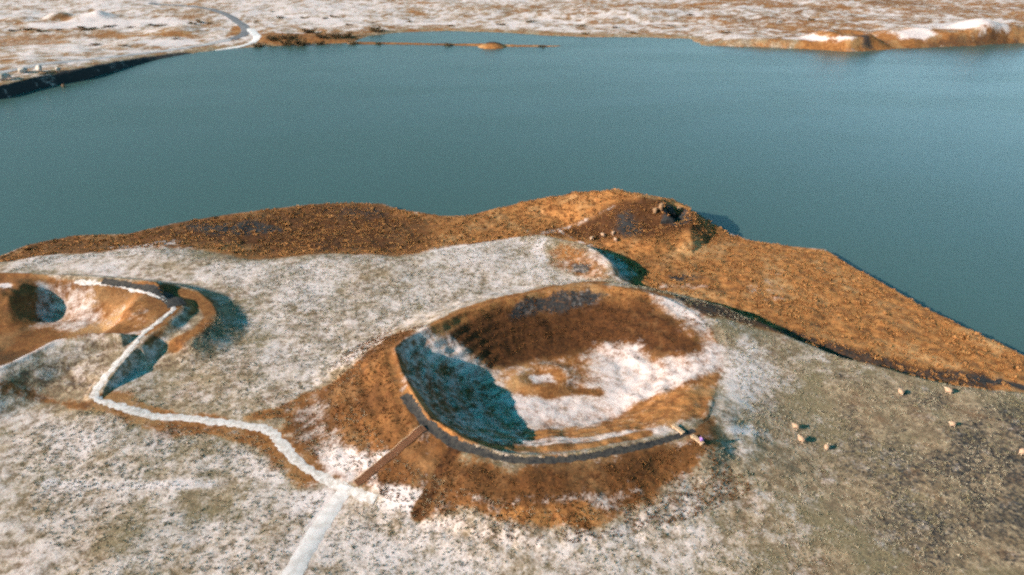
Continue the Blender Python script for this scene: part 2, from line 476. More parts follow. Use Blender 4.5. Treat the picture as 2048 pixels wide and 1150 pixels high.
# ------------------------------------------------------------------ the ground, one sheet out to the horizon
def build_ground():
    fine = np.radians(np.arange(-49, 49.01, 0.112))
    left = np.radians(np.arange(-180, -49, 4.0)); right = np.radians(np.arange(51, 180, 4.0))
    th = np.concatenate([left, fine, right])
    rs = [0.5, 10, 25, 38, 48]
    r = 54.0
    while r < 9000:
        rs.append(r)
        r *= 1.0024 if r < 240 else (1.0045 if r < 520 else (1.010 if r < 900 else 1.05))
    rs = np.array(rs)
    X = rs[:, None] * np.sin(th)[None, :]; Y = rs[:, None] * np.cos(th)[None, :]
    Z = hfun(X, Y)
    V = np.stack([X, Y, Z], -1).reshape(-1, 3)
    me = grid_mesh('ground', V, len(rs), len(th), wrap=True)
    return me, X.ravel(), Y.ravel(), Z.ravel()

def paint(X, Y):
    """what grows or lies where: snow cover, heath, rust-red heath, dark scoria and painted shade (0..1 each)"""
    d1 = sdf(NEAR, X, Y, 60.0); d2 = sdf(FAR, X, Y, 300.0)
    F = sdf(FIELD, X, Y, 40.0)
    A = {k: np.zeros(X.shape) for k in ('snow', 'heath', 'rust', 'dark')}
    n12 = fbm(X, Y, 14.0, 5, 101); n5 = fbm(X, Y, 5.0, 4, 102); n30 = fbm(X, Y, 34.0, 4, 103)
    fld = sstep(-2.2, 2.2, F + n5 * 5.0)
    A['snow'] = fld * (0.48 + 0.40 * n12 + 0.30 * n30)
    A['heath'] = 1 - fld
    A['rust'] = (1 - fld) * (0.10 + 0.9 * n12)
    A['dark'] = np.clip((1 - fld) * (0.9 * n5 + 0.5 * n12), 0, 1)
    out = d1 < -3
    farm = d2 > -6
    p = 0.65 * fbm(X * 0.4, Y * 0.8, 26.0, 5, 111) + 0.75 * fbm(X * 0.7, Y, 8.0, 4, 112) + 0.9 * fbm(X, Y, 3.4, 3, 113)
    east = sstep(-40, 260, X)
    fs = np.clip(0.67 - 0.18 * east + 1.25 * p, 0.04, 0.92) - 0.6 * sstep(14, 0, d2 + n12 * 12)
    A['snow'] = np.where(farm, np.clip(fs, 0, 1), A['snow'])
    A['heath'] = np.where(farm, np.clip(0.34 - 0.8 * p + 0.22 * east, 0, 1), A['heath'])
    A['rust'] = np.where(farm, np.clip(0.25 + 0.8 * n30, 0, 1), A['rust'])
    A['dark'] = np.where(farm, np.clip(-0.08 - 0.8 * p + 0.3 * n5, 0, 0.6), A['dark'])
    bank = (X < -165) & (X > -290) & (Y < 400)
    A['dark'] = np.where(farm & bank, np.maximum(A['dark'], 0.95 * sstep(6.0, 3.0, d2 + n5 * 4)), A['dark'])  # shade of the bank facing away, painted in as dark ground
    A['snow'] = np.maximum(A['snow'], 0.55 * np.exp(-((d1 + 0.4 + n5 * 2.5) / 0.7) ** 2))
    A['snow'] = np.maximum(A['snow'], 0.5 * np.exp(-((d2 + 0.2 + n5 * 3) / 1.2) ** 2) * (X > -160))
    all_px = [q for P in PATCHES for q in P[0]]
    W = drops(all_px); k = 0
    for (poly, soft, amp, vals) in PATCHES:
        w = W[k:k + len(poly)]; k += len(poly)
        if len(poly) == 2 or vals.get('line'):
            d, _, _ = dline(w, X, Y, None, 30.0)
            s = vals.get('line', 1.0) - d
        else:
            s = sdf(w, X, Y, 30.0)
        sel = s > -29
        s2 = s[sel] + (n5[sel] * amp + n12[sel] * amp * 0.7) * 2.0
        f = sstep(-soft, soft, s2) * vals.get('k', 1.0)
        for a, v in vals.items():
            if a in A: A[a][sel] = A[a][sel] * (1 - f) + v * f
    # wind-blown unevenness of the frost and of the bare ground
    k = fld * (np.hypot(X - CRATER_C[0], Y - CRATER_C[1]) > 30)
    n3 = fbm(X, Y, 3.0, 3, 104)
    A['snow'] = A['snow'] + k * (0.30 * n12 + 0.22 * n5 + 0.22 * n3) * (A['snow'] > 0.03)
    A['dark'] = A['dark'] + k * sstep(25, 60, X) * (0.45 * n12 + 0.5 * n5)
    A['rust'] = A['rust'] + (1 - fld) * 0.38 * sstep(5, -35, X) * (~farm)
    return A

# patches of cover, some with shade painted in, outlined on the photograph and laid on the land: (outline, softness m, raggedness m, cover)
PATCHES = [
    # fields
    ([(1470, 1200), (1440, 960), (1470, 860), (1500, 770), (1600, 700), (1760, 742), (2048, 785), (2300, 810), (2300, 1200)], 7, 6, dict(snow=0.34, dark=0.12)),
    ([(1700, 1200), (1650, 960), (1640, 800), (1760, 745), (2048, 785), (2300, 810), (2300, 1200)], 9, 4, dict(snow=0.19, dark=0.42, heath=0.22, rust=0.5)),
    ([(1850, 1100), (1880, 820), (2048, 790), (2300, 820), (2300, 1100)], 6, 4, dict(snow=0.12, dark=0.50)),
    ([(-100, 790), (0, 765), (120, 800), (230, 850), (160, 900), (-100, 880)], 4, 3, dict(snow=0.70)),
    ([(560, 1200), (640, 1050), (760, 1010), (900, 1030), (1080, 1060), (1250, 1040), (1380, 990), (1440, 1080), (1380, 1200)], 3, 3, dict(snow=0.63)),
    ([(480, 900), (560, 900), (640, 960), (660, 1000), (560, 1010), (480, 960)], 3, 2, dict(snow=0.72)),
    ([(180, 1060), (260, 1020), (290, 1060), (230, 1110), (180, 1110)], 2.5, 2, dict(snow=0.25, dark=0.25)),
    ([(380, 990), (460, 985), (470, 1030), (390, 1030)], 2, 2, dict(snow=0.25, heath=0.2)),
    ([(1455, 700), (1500, 680), (1570, 720), (1580, 780), (1500, 830), (1450, 770)], 3, 2.5, dict(snow=0.80)),
    ([(1440, 860), (1500, 848), (1512, 866), (1470, 866)], 0.6, 0.8, dict(snow=1.0)),
    ([(0, 528), (120, 512), (330, 490), (420, 500), (300, 530), (0, 545)], 3, 2, dict(snow=0.7)),
    ([(500, 540), (760, 520), (1000, 490), (1120, 520), (1150, 560), (1000, 595), (860, 640), (760, 690), (600, 700), (520, 620)], 8, 4, dict(snow=0.62)),
    ([(860, 500), (1060, 465), (1090, 490), (1100, 540), (1130, 560), (1000, 590), (900, 560)], 5, 3, dict(snow=0.70)),
    ([(700, 680), (780, 650), (780, 690), (680, 740), (600, 800), (600, 770)], 3, 2, dict(snow=0.72)),
    ([(95, 966), (240, 972), (420, 968)], 0.5, 1.0, dict(snow=0.8, line=0.35)),
    # heath along the near shore
    ([(300, 470), (400, 440), (700, 412), (760, 415), (860, 440), (840, 500), (600, 505), (420, 490)], 4, 3, dict(rust=0.55, dark=0.22)),
    ([(380, 452), (520, 440), (560, 462), (430, 475)], 2, 3, dict(dark=0.75)),
    ([(650, 420), (760, 412), (800, 430), (700, 440)], 2, 3, dict(dark=0.5)),
    ([(190, 495), (340, 480), (370, 490), (240, 505)], 2, 3, dict(snow=0.7)),
    ([(940, 440), (1040, 418), (1230, 390), (1180, 430), (1050, 460), (900, 470)], 3, 1, dict(rust=0.05, dark=0.0, snow=0.0)),
    ([(1065, 465), (1180, 432), (1250, 396), (1330, 402), (1400, 440), (1420, 478), (1320, 476), (1240, 474), (1160, 478), (1110, 470)], 2.2, 1.5, dict(rust=1.0, dark=0.32, heath=1.0, snow=0.0)),
    ([(1230, 430), (1260, 420), (1280, 460), (1250, 476), (1235, 455)], 2, 1, dict(dark=0.8)),
    ([(1325, 410), (1375, 415), (1385, 445), (1350, 455), (1325, 440)], 1, 1.5, dict(dark=0.95)),  # black lava ground, with the hollow's shade painted in
    ([(1060, 472), (1110, 462), (1150, 446), (1200, 428), (1228, 412)], 0.8, 1.6, dict(snow=0.62, line=0.9)),
    ([(1120, 462), (1160, 484), (1200, 502), (1240, 522), (1272, 550)], 0.5, 1.4, dict(snow=0.7, line=0.5)),
    ([(1115, 480), (1100, 500), (1110, 530), (1160, 545), (1210, 560), (1240, 560), (1225, 540), (1180, 508), (1145, 488)], 3, 3, dict(heath=0.85, snow=0.28, rust=0.35)),
    ([(1172, 500), (1200, 502), (1240, 525), (1270, 552), (1240, 562), (1215, 545)], 0.8, 0.6, dict(snow=0.62, heath=0.6)),  # tone of the spur's shadow painted in: snow added to turn it blue
    ([(1085, 478), (1072, 500), (1086, 520)], 0.6, 0.6, dict(snow=1.0, line=0.9)),
    ([(1145, 528), (1180, 530), (1175, 548), (1145, 542)], 1, 0.6, dict(dark=0.75)),
    ([(1330, 552), (1410, 545), (1425, 556), (1370, 566)], 1, 0.8, dict(dark=0.8)),
    ([(1310, 566), (1420, 568), (1420, 576), (1320, 576)], 0.6, 1.6, dict(snow=0.5)),
    ([(1500, 560), (1560, 550), (1570, 600), (1510, 620)], 3, 3, dict(snow=0.25)),
    ([(1480, 490), (1660, 505), (1900, 660), (2060, 740), (2060, 780), (1850, 730), (1650, 650), (1500, 600), (1400, 560)], 5, 2, dict(rust=0.02, dark=0.0)),
    # the dark edge between field and heath: brown, with the slope's shade painted in
    ([(1280, 590), (1350, 603), (1440, 622), (1520, 648), (1600, 680), (1680, 708), (1760, 730), (1860, 752), (1960, 764)], 1.0, 1.2, dict(dark=0.55, rust=0.85, heath=1.0, snow=0.0, line=2.9)),
    ([(1960, 760), (2010, 766), (2060, 778)], 0.7, 0.5, dict(dark=0.95, line=0.8, snow=0)),
    # centre crater, outside
    ([(560, 860), (590, 820), (650, 770), (720, 715), (800, 660), (830, 690), (830, 760), (860, 840), (930, 905), (1000, 925), (1075, 930), (1250, 905),
      (1380, 866), (1425, 835), (1440, 870), (1410, 940), (1310, 1000), (1190, 1042), (1080, 1046), (960, 1030), (850, 1010), (760, 985), (700, 960), (640, 930)], 2, 2, dict(heath=1.0, snow=0.16, rust=0.75, dark=0.08)),
    ([(680, 800), (720, 740), (790, 690), (820, 760), (845, 835), (800, 880), (740, 900), (690, 850)], 2, 2.5, dict(snow=0.0, rust=0.45)),
    ([(700, 780), (760, 770), (780, 820), (730, 840), (690, 820)], 2, 1.5, dict(rust=0.8, dark=0.2)),
    ([(745, 860), (830, 830), (850, 855), (800, 900), (760, 900)], 1.5, 1, dict(rust=0.65, dark=0.1, snow=0.0)),
    ([(880, 905), (1000, 935), (1120, 940), (1250, 925), (1330, 895), (1300, 950), (1180, 975), (1050, 985), (940, 975), (860, 960)], 1.5, 1.5, dict(rust=0.85, dark=0.12, snow=0.0)),
    ([(780, 880), (880, 900), (860, 950), (790, 940)], 1.5, 1.5, dict(rust=0.7, dark=0.2, snow=0.05)),
    ([(630, 905), (700, 890), (775, 905), (740, 940), (700, 962), (650, 930)], 1.5, 3, dict(snow=0.8)),
    ([(590, 820), (650, 815), (680, 860), (660, 900), (600, 880)], 2, 2.5, dict(snow=0.55)),
    ([(740, 965), (840, 970), (850, 1000), (830, 1015), (750, 990)], 1, 2.5, dict(snow=0.85)),
    ([(900, 985), (1000, 1000), (1150, 1005), (1280, 985), (1150, 1018), (1000, 1015)], 1.2, 2.2, dict(snow=0.5)),
    ([(1330, 960), (1400, 930), (1380, 980), (1330, 1000)], 1.5, 1.5, dict(snow=0.6)),
    ([(1000, 1022), (1080, 1015), (1180, 1018), (1200, 1038), (1080, 1046), (990, 1036)], 0.8, 1.5, dict(snow=0.1, rust=0.15)),
    ([(890, 915), (870, 960), (850, 1000), (830, 1025), (860, 1020), (890, 960)], 0.6, 0.6, dict(snow=0.0, rust=0.5, dark=0.0, heath=1.0)),
    ([(908, 902), (880, 945), (858, 990), (838, 1026)], 0.35, 0.3, dict(snow=0.0, rust=1.0, dark=0.12, heath=1.0, line=0.9)),
    # centre crater, inside
    ([(800, 690), (860, 655), (920, 625), (1000, 602), (1100, 578), (1190, 568), (1260, 576), (1330, 592), (1390, 622), (1430, 660), (1445, 715), (1435, 770),
      (1410, 830), (1300, 870), (1180, 895), (1075, 905), (1000, 900), (925, 880), (856, 830), (815, 770)], 1.2, 1.0, dict(snow=0.56, heath=1.0, rust=0.3, dark=0.0)),
    ([(870, 645), (1000, 602), (1100, 578), (1190, 568), (1270, 577), (1290, 600), (1180, 640), (1000, 650), (880, 655)], 1.5, 1.0, dict(snow=0.05, rust=0.25)),
    ([(880, 655), (1000, 615), (1100, 625), (1190, 600), (1280, 605), (1350, 640), (1410, 690), (1390, 710), (1310, 722), (1275, 690), (1200, 685), (1140, 715), (1010, 745), (940, 700), (900, 680)], 2, 1.4, dict(snow=0.0, rust=1.0, dark=0.14)),
    ([(790, 700), (830, 700), (960, 750), (1070, 850), (1040, 895), (925, 880), (840, 810)], 1.5, 2, dict(snow=0.50, heath=1.0, rust=0.5)),  # outline of the cast shadow, its tone set through the cover
    ([(1000, 740), (1130, 715), (1200, 720), (1180, 760), (1060, 735), (1000, 770)], 1.5, 1.4, dict(snow=0.42, rust=0.2)),
    ([(1215, 690), (1270, 692), (1310, 722), (1400, 712), (1420, 680), (1380, 640), (1345, 605), (1400, 632), (1436, 690), (1428, 740), (1330, 790), (1240, 830), (1150, 848), (1050, 845), (1010, 800), (1090, 790), (1190, 790), (1200, 740)], 2.2, 3.0, dict(snow=0.80)),
    ([(1010, 765), (1040, 745), (1100, 738), (1140, 755), (1120, 775), (1190, 785), (1100, 795), (1030, 785)], 0.8, 0.6, dict(snow=0.22, rust=0.25)),
    ([(1060, 752), (1100, 748), (1110, 762), (1070, 766)], 0.6, 0.5, dict(snow=0.8)),
    ([(1090, 785), (1140, 782), (1200, 786)], 0.6, 0.6, dict(snow=0.1, rust=0.6, line=0.8)),
    ([(1290, 805), (1390, 762), (1436, 745), (1425, 800), (1400, 835), (1300, 862), (1180, 880), (1060, 885), (1060, 862), (1180, 855)], 1.2, 1, dict(snow=0.18, rust=0.1)),
    ([(1040, 878), (1180, 872), (1330, 850), (1340, 862), (1200, 890), (1040, 897)], 0.7, 0.8, dict(snow=0.7)),
    ([(820, 780), (860, 830), (930, 876), (1000, 894), (1075, 898), (1180, 888), (1290, 866)], 0.4, 0.2, dict(snow=0.0, heath=1.0, rust=0.15, line=1.0, dark=0)),
    ([(1028, 606), (1050, 595), (1110, 583), (1180, 578), (1213, 588), (1195, 602), (1120, 618), (1065, 626), (1026, 636)], 1.0, 2.0, dict(dark=0.72, snow=0.22)),
    ([(800, 690), (850, 658), (900, 680), (960, 735), (990, 770), (930, 740), (860, 700)], 1.5, 1.5, dict(snow=0.68)),
    ([(880, 648), (940, 618), (1010, 597), (1105, 574), (1190, 564), (1265, 571), (1335, 587)], 0.7, 0.8, dict(heath=1.0, rust=0.35, snow=0.05, dark=0.0, line=1.5)),
    # left crater
    ([(-100, 560), (110, 555), (285, 565), (345, 578), (378, 605), (350, 650), (290, 672), (180, 672), (110, 684), (0, 738), (-100, 760)], 1, 0.8, dict(heath=1.0, rust=0.55, snow=0.0, dark=0.05)),
    ([(140, 650), (200, 610), (260, 600), (310, 630), (290, 655), (180, 662)], 2, 1.5, dict(snow=0.35, rust=0.1)),
    ([(80, 620), (190, 600), (200, 640), (130, 660), (80, 650)], 2, 1.5, dict(snow=0.6, rust=0.3)),
    ([(75, 566), (190, 566), (200, 640), (85, 650)], 1.5, 1.5, dict(snow=0.58, rust=0.5)),  # snow put where the shadow lands, to paint the shade bluer
    ([(-50, 585), (70, 580), (80, 620), (30, 640), (-50, 640)], 2, 2, dict(dark=0.3)),
    ([(-10, 566), (25, 568), (22, 576), (-10, 576)], 0.6, 0.5, dict(snow=0.9)),
    ([(-20, 752), (30, 728), (80, 702), (115, 684)], 0.6, 0.8, dict(snow=0.85, line=1.3)),
    ([(180, 670), (280, 664)], 0.4, 0.4, dict(snow=0.7, line=0.6)),
    ([(-60, 770), (0, 745), (110, 690), (180, 676), (262, 676), (215, 745), (185, 795), (120, 800), (0, 765)], 2, 1.5, dict(heath=0.4, rust=0.5, snow=0.40, dark=0.40)),
    ([(385, 590), (440, 598), (450, 640), (400, 700), (320, 750), (240, 800), (215, 790), (250, 730), (330, 660), (375, 630)], 2, 1.5, dict(heath=0.35, rust=0.5, snow=0.38, dark=0.36)),  # grey shade of the right flank painted in as darker cover
    ([(330, 575), (378, 596), (385, 620), (352, 652), (300, 690)], 0.5, 0.3, dict(heath=1, rust=0.25, snow=0.0, dark=0, line=0.9)),
    ([(356, 622), (330, 660), (265, 715), (218, 768), (240, 792), (300, 742), (372, 684), (392, 640), (380, 612)], 0.8, 1.0, dict(snow=0.56, heath=0.25, rust=0.3, dark=0.1)),  # teal shade of the gully painted in with snowier cover
    ([(340, 577), (385, 587), (416, 608), (422, 634), (400, 660), (352, 690)], 0.7, 0.7, dict(heath=1, rust=0.45, snow=0.05, dark=0.05, line=1.5)),
    ([(430, 600), (455, 620), (440, 670), (395, 700), (320, 745), (300, 730), (380, 680), (425, 640)], 1.5, 1.5, dict(heath=0.4, rust=0.6, snow=0.34, dark=0.45)),  # shaded lower flank, painted darker
    # rusty verges of the trail
    ([(215, 805), (330, 838), (350, 846), (480, 862), (545, 875), (580, 920), (605, 945)], 1.2, 2, dict(heath=1.0, rust=0.4, snow=0.2, dark=0.1, line=2.2)),
    ([(-30, 770), (60, 785), (150, 812), (215, 815)], 1.2, 1.5, dict(heath=0.8, rust=0.5, snow=0.25, dark=0.35, line=1.3)),
    ([(500, 835), (560, 825), (610, 800)], 1, 1.0, dict(heath=1, rust=0.4, snow=0.15, line=1.2)),
    # far side
    ([(968, 90), (972, 82), (985, 79), (998, 82), (1004, 92)], 2.5, 0.5, dict(dark=0.72, rust=0.9, snow=0.0, heath=1.0)),
    ([(520, 66), (700, 72), (730, 84), (560, 90), (510, 88)], 5, 5, dict(heath=1.0, snow=0.1, rust=0.4)),
    ([(1590, 92), (1620, 70), (1660, 62), (1720, 62), (1730, 75), (1760, 66), (1790, 75), (1830, 82), (1900, 76), (2060, 72), (2060, 90), (1900, 92), (1760, 102), (1650, 102)], 3, 3, dict(heath=1.0, snow=0.0, rust=0.3, dark=0.15)),
    ([(1700, 64), (1735, 72), (1745, 96), (1715, 100), (1722, 80)], 2, 3, dict(dark=0.7)),  # shaded right side of the mound, painted dark
    ([(1850, 80), (2040, 72), (2050, 88), (1860, 96)], 2, 3, dict(dark=0.45, rust=0.6)),
    ([(1590, 74), (1660, 78), (1715, 76), (1705, 83), (1650, 83), (1560, 76)], 2, 2, dict(snow=1.0)),
    ([(1790, 62), (1860, 56), (1870, 72), (1850, 80), (1800, 78)], 3, 3, dict(snow=1.0)),
    ([(1830, 50), (1900, 46), (2020, 52), (2030, 62), (1960, 62), (1880, 58)], 2.5, 2, dict(snow=1.0)),
    ([(60, 46), (240, 40), (330, 36), (400, 44), (200, 54), (60, 58)], 6, 6, dict(snow=0.98, dark=0.0)),
    ([(165, 26), (215, 24), (225, 40), (160, 44)], 3, 2, dict(snow=1.0, dark=0.0)),
    ([(105, 34), (120, 28), (138, 32), (135, 40), (108, 38)], 3, 2, dict(heath=1.0, snow=0.0, rust=0.4, dark=0.2)),
    ([(180, 62), (240, 60), (250, 74), (190, 74)], 4, 3, dict(heath=0.8, snow=0.05, k=0.6, rust=0.2)),
    ([(-30, 74), (140, 70), (140, 86), (-30, 92)], 5, 6, dict(heath=0.8, snow=0.15, k=0.6, rust=0.1)),
    ([(320, 62), (400, 70), (420, 76), (330, 72)], 4, 3, dict(heath=0.8, snow=0.05, k=0.6, rust=0.2)),
    ([(470, 52), (490, 52), (480, 68), (450, 74)], 3, 2, dict(heath=1.0, snow=0.05, rust=0.1)),
    ([(282, 85), (310, 78), (370, 80), (390, 90), (330, 95)], 4, 3, dict(snow=0.98)),
]

GROUND = ground_material()
me, GX, GY, GZ = build_ground()
ground = link('ground', me, GROUND, smooth=False)
tag(ground, 'snow dusted grass and rust brown heath round the lake and craters', kind='structure')
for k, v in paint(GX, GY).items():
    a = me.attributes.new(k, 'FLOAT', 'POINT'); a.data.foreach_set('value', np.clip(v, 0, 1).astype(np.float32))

# ------------------------------------------------------------------ the lake
bm = bmesh.new()
for (x, y) in ((-9000, -900), (9000, -900), (9000, 3000), (-9000, 3000)):
    bm.verts.new((x, y, 0))
bm.faces.new(bm.verts)
lake = frombm('lake', bm, water_material(), smooth=False)
tag(lake, 'calm teal lake between the snowy far plain and the brown near shore', kind='structure')
# ------------------------------------------------------------------ paths and roads, draped over the land
PATHS = []
def ribbon(name, px, width, m, off, step=0.45, cols=5, rag=0.0, far=False):
    P = smooth_line(drops(px), step)
    if not far and step < 1: PATHS.append([(p.x, p.y) for p in P[::4]])
    n = len(P); V = []
    for i, p in enumerate(P):
        a = P[max(0, i - 2)]; b = P[min(n - 1, i + 2)]
        t = (b - a).normalized(); nx, ny = -t.y, t.x
        s = i / max(1, n - 1)
        wd = width(s) if callable(width) else width
        for k in range(cols):
            u = (k / (cols - 1) - 0.5) * wd
            if k in (0, cols - 1) and rag:
                u += random.uniform(-rag, rag)
            V.append((p.x + nx * u, p.y + ny * u))
    V = np.array(V)
    Z = hfun(V[:, 0], V[:, 1])
    # level across the path a little, as a trodden path is
    Z2 = Z.reshape(n, cols); mid = Z2[:, cols // 2][:, None]
    Z2 = np.maximum(Z2, 0.35 * mid + 0.65 * Z2) + off
    Z2[:, 0] -= off * 0.9; Z2[:, -1] -= off * 0.9
    me = grid_mesh(name, np.column_stack([V, Z2.ravel()]), n, cols)
    o = link(name, me, m)
    return o

def path_material(name, c1, c2, c3, scale=1.6):
    m, n, l, b = new_mat(name); t = NT(m)
    f = t.noise(scale, 5, 0.6); g = t.noise(6.0, 3, 0.6)
    col = t.mix(t.rng(f, 0.36, 0.60), c1, c2)
    col = t.mix(t.rng(g, 0.55, 0.75), col, c3)
    l.new(col, b.inputs['Base Color']); b.inputs['Roughness'].default_value = 0.9
    b.inputs['Specular IOR Level'].default_value = 0.2
    l.new(t.bump(g, 0.4, 0.06), b.inputs['Normal'])
    return m
SNOWY = path_material('trodden_snow', (0.36, 0.31, 0.285), (0.56, 0.51, 0.505), (0.40, 0.345, 0.32))
SCORIA = path_material('black_lava_gravel', (0.018, 0.018, 0.021), (0.048, 0.042, 0.038), (0.10, 0.085, 0.07))
PACKED = path_material('packed_snow', (0.44, 0.395, 0.385), (0.55, 0.505, 0.51), (0.47, 0.42, 0.41), 0.9)
ASPHALT = path_material('grey_road', (0.10, 0.105, 0.12), (0.15, 0.15, 0.165), (0.22, 0.21, 0.22), 0.3)
DUSTED = path_material('frosted_road', (0.26, 0.25, 0.265), (0.36, 0.34, 0.355), (0.45, 0.42, 0.42), 0.25)
TRACK = path_material('snowy_track', (0.52, 0.49, 0.50), (0.60, 0.57, 0.58), (0.45, 0.40, 0.38), 0.4)

o = ribbon('footpath', [(150, 563), (200, 567), (245, 572), (300, 586), (335, 602), (346, 618), (322, 640), (292, 662), (258, 700), (226, 735), (200, 768),
                        (188, 790), (215, 806), (270, 822), (320, 834), (350, 834), (420, 842), (500, 852), (540, 862), (565, 890), (600, 925), (640, 953),
                        (690, 975), (716, 988), (752, 998)], lambda s: 0.95 + 0.45 * sstep(0.35, 0.6, s) + 0.5 * float(fbm(np.array([s * 90.0]), np.array([0.0]), 1.6, 3, 9)[0]), SNOWY, 0.045, rag=0.22)
tag(o, 'snow covered footpath winding from the left crater rim to the fork', kind='structure')
o = ribbon('footpath', [(695, 972), (672, 1005), (640, 1053), (612, 1100), (578, 1160), (545, 1215)], lambda s: 2.0 + 0.5 * s, PACKED, 0.08, rag=0.14)
tag(o, 'straight pale footpath running down to the bottom edge', kind='structure')
o = ribbon('footpath', [(808, 790), (838, 828), (868, 860), (920, 893), (1000, 914), (1075, 921), (1180, 913), (1290, 891), (1350, 874), (1388, 862)],
           lambda s: 1.5 - 0.5 * sstep(0.25, 0.5, s), SCORIA, 0.07, rag=0.14)
tag(o, 'black lava gravel footpath along the near rim of the crater', kind='structure')
o = ribbon('footpath', [(205, 562), (280, 574), (322, 586), (346, 600), (354, 612)], lambda s: 1.2 + 2.0 * sstep(0.3, 0.75, s), SCORIA, 0.07, rag=0.14)
tag(o, 'black lava gravel strip inside the rim of the left crater', kind='structure')
o = ribbon('road', [(300, 6), (380, 12), (430, 21), (468, 38), (490, 56), (486, 70), (462, 79)],
           6.0, ASPHALT, 0.25, step=4.0, cols=3)
tag(o, 'grey road curving along the far shore of the lake', kind='structure')
o = ribbon('road', [(462, 79), (400, 91), (300, 105), (200, 116), (110, 125), (60, 133), (-60, 160)], 5.0, DUSTED, 0.22, step=4.0, cols=3, rag=0.8)
tag(o, 'frost dusted stretch of the road running along the far left shore', kind='structure')
o = ribbon('track', [(497, 58), (514, 72), (508, 83), (484, 92), (462, 96), (430, 101)], lambda s: 6.5 - 4.0 * s, TRACK, 0.35, step=4.0, cols=3)
tag(o, 'snow covered track beside the bend of the far road', kind='structure')

# ------------------------------------------------------------------ wooden stairway up the crater's flank
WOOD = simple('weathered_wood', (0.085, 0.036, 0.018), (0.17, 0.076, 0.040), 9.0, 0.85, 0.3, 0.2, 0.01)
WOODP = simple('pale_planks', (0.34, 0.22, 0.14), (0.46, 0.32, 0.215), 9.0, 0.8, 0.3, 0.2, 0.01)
def stairway():
    A, B = drops([(712, 968), (850, 856)])
    za, zb = hz(*A), hz(*B)
    Lh = math.hypot(B[0] - A[0], B[1] - A[1]); n = 44
    ang = math.atan2(B[1] - A[1], B[0] - A[0])
    root = empty('wooden_stairway', (A[0], A[1], za), ang)
    tag(root, 'straight reddish wooden stairway climbing from the path fork to the crater rim', 'stairway')
    prof = [hz(A[0] + (B[0] - A[0]) * k / n, A[1] + (B[1] - A[1]) * k / n) - za + 0.12 for k in range(n + 1)]
    for k in range(3): prof = [prof[0]] + [(prof[i - 1] + prof[i] * 2 + prof[i + 1]) / 4 for i in range(1, n)] + [prof[n]]
    bm = bmesh.new()
    for k in range(n):
        box(bm, (Lh * (k + 0.5) / n + random.uniform(-.015, .015), random.uniform(-.03, .03), max(prof[k], prof[k + 1]) - 0.04), (Lh / n * 0.86, 1.2, 0.05))
        box(bm, (Lh * k / n + 0.02, 0, max(prof[k], prof[k + 1]) - 0.13), (0.03, 1.16, 0.13))
    frombm('treads', bm, WOOD, root, False)
    for s in (-1, 1):
        bm = bmesh.new()
        for k in range(n):
            x0, x1 = Lh * k / n, Lh * (k + 1) / n
            z0, z1 = prof[k] + 0.03, prof[k + 1] + 0.03
            v = [bm.verts.new((x, s * 0.66 + dy, z)) for (x, z) in ((x0, z0), (x1, z1)) for (dy, z) in ((-.04, z), (.04, z), (.04, z - .42), (-.04, z - .42))]
            for f in ((0, 1, 5, 4), (1, 2, 6, 5), (2, 3, 7, 6), (3, 0, 4, 7)):
                bm.faces.new([v[i] for i in f])
            if k == 0: bm.faces.new(v[0:4])
            if k == n - 1: bm.faces.new(v[4:8])
        bmesh.ops.recalc_face_normals(bm, faces=bm.faces)
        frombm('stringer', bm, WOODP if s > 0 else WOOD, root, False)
stairway()

# ------------------------------------------------------------------ benches and the visitor
STEELD = simple('dark_bolt_metal', (0.05, 0.05, 0.055), (0.08, 0.08, 0.085), 20, 0.5, 0)
def make_bench():
    root = empty('bench', (0, 0, 0))
    bm = bmesh.new()
    for k in range(4):
        box(bm, (0, -0.21 + 0.14 * k, 0.46), (2.1, 0.125, 0.055), bev=0.008)
    frombm('seat', bm, WOODP, root, False)
    for s in (-1, 1):
        bm = bmesh.new()
        box(bm, (s * 0.78, 0, 0.20), (0.16, 0.46, 0.46), bev=0.012)
        frombm('leg', bm, WOODP, root, False)
    bm = bmesh.new(); box(bm, (0, 0.262, 0.36), (2.06, 0.035, 0.15), bev=0.006); box(bm, (0, -0.262, 0.36), (2.06, 0.035, 0.15), bev=0.006)
    frombm('apron', bm, WOODP, root, False)
    return root
def children(o): return [c for c in bpy.data.objects if c.parent == o]
def copy_tree(o, parent=None):
    c = o.copy(); C.objects.link(c)
    if parent: c.parent = parent
    for ch in children(o): copy_tree(ch, c)
    return c
bench = make_bench()
def put_bench(o, a, b, label):
    (x0, y0), (x1, y1) = drops([a, b])
    x, y = (x0 + x1) / 2, (y0 + y1) / 2
    o.location = (x, y, hz(x, y) - 0.02); o.rotation_euler = (0, 0, math.atan2(y1 - y0, x1 - x0))
    tag(o, label, 'bench', 'benches at the end of the rim path')
b2 = copy_tree(bench)
put_bench(bench, (1344, 854), (1367, 872), 'empty pale wooden bench on the crater side of the rim path')
put_bench(b2, (1382, 874), (1406, 893), 'pale wooden bench on which the person in the purple jacket sits')

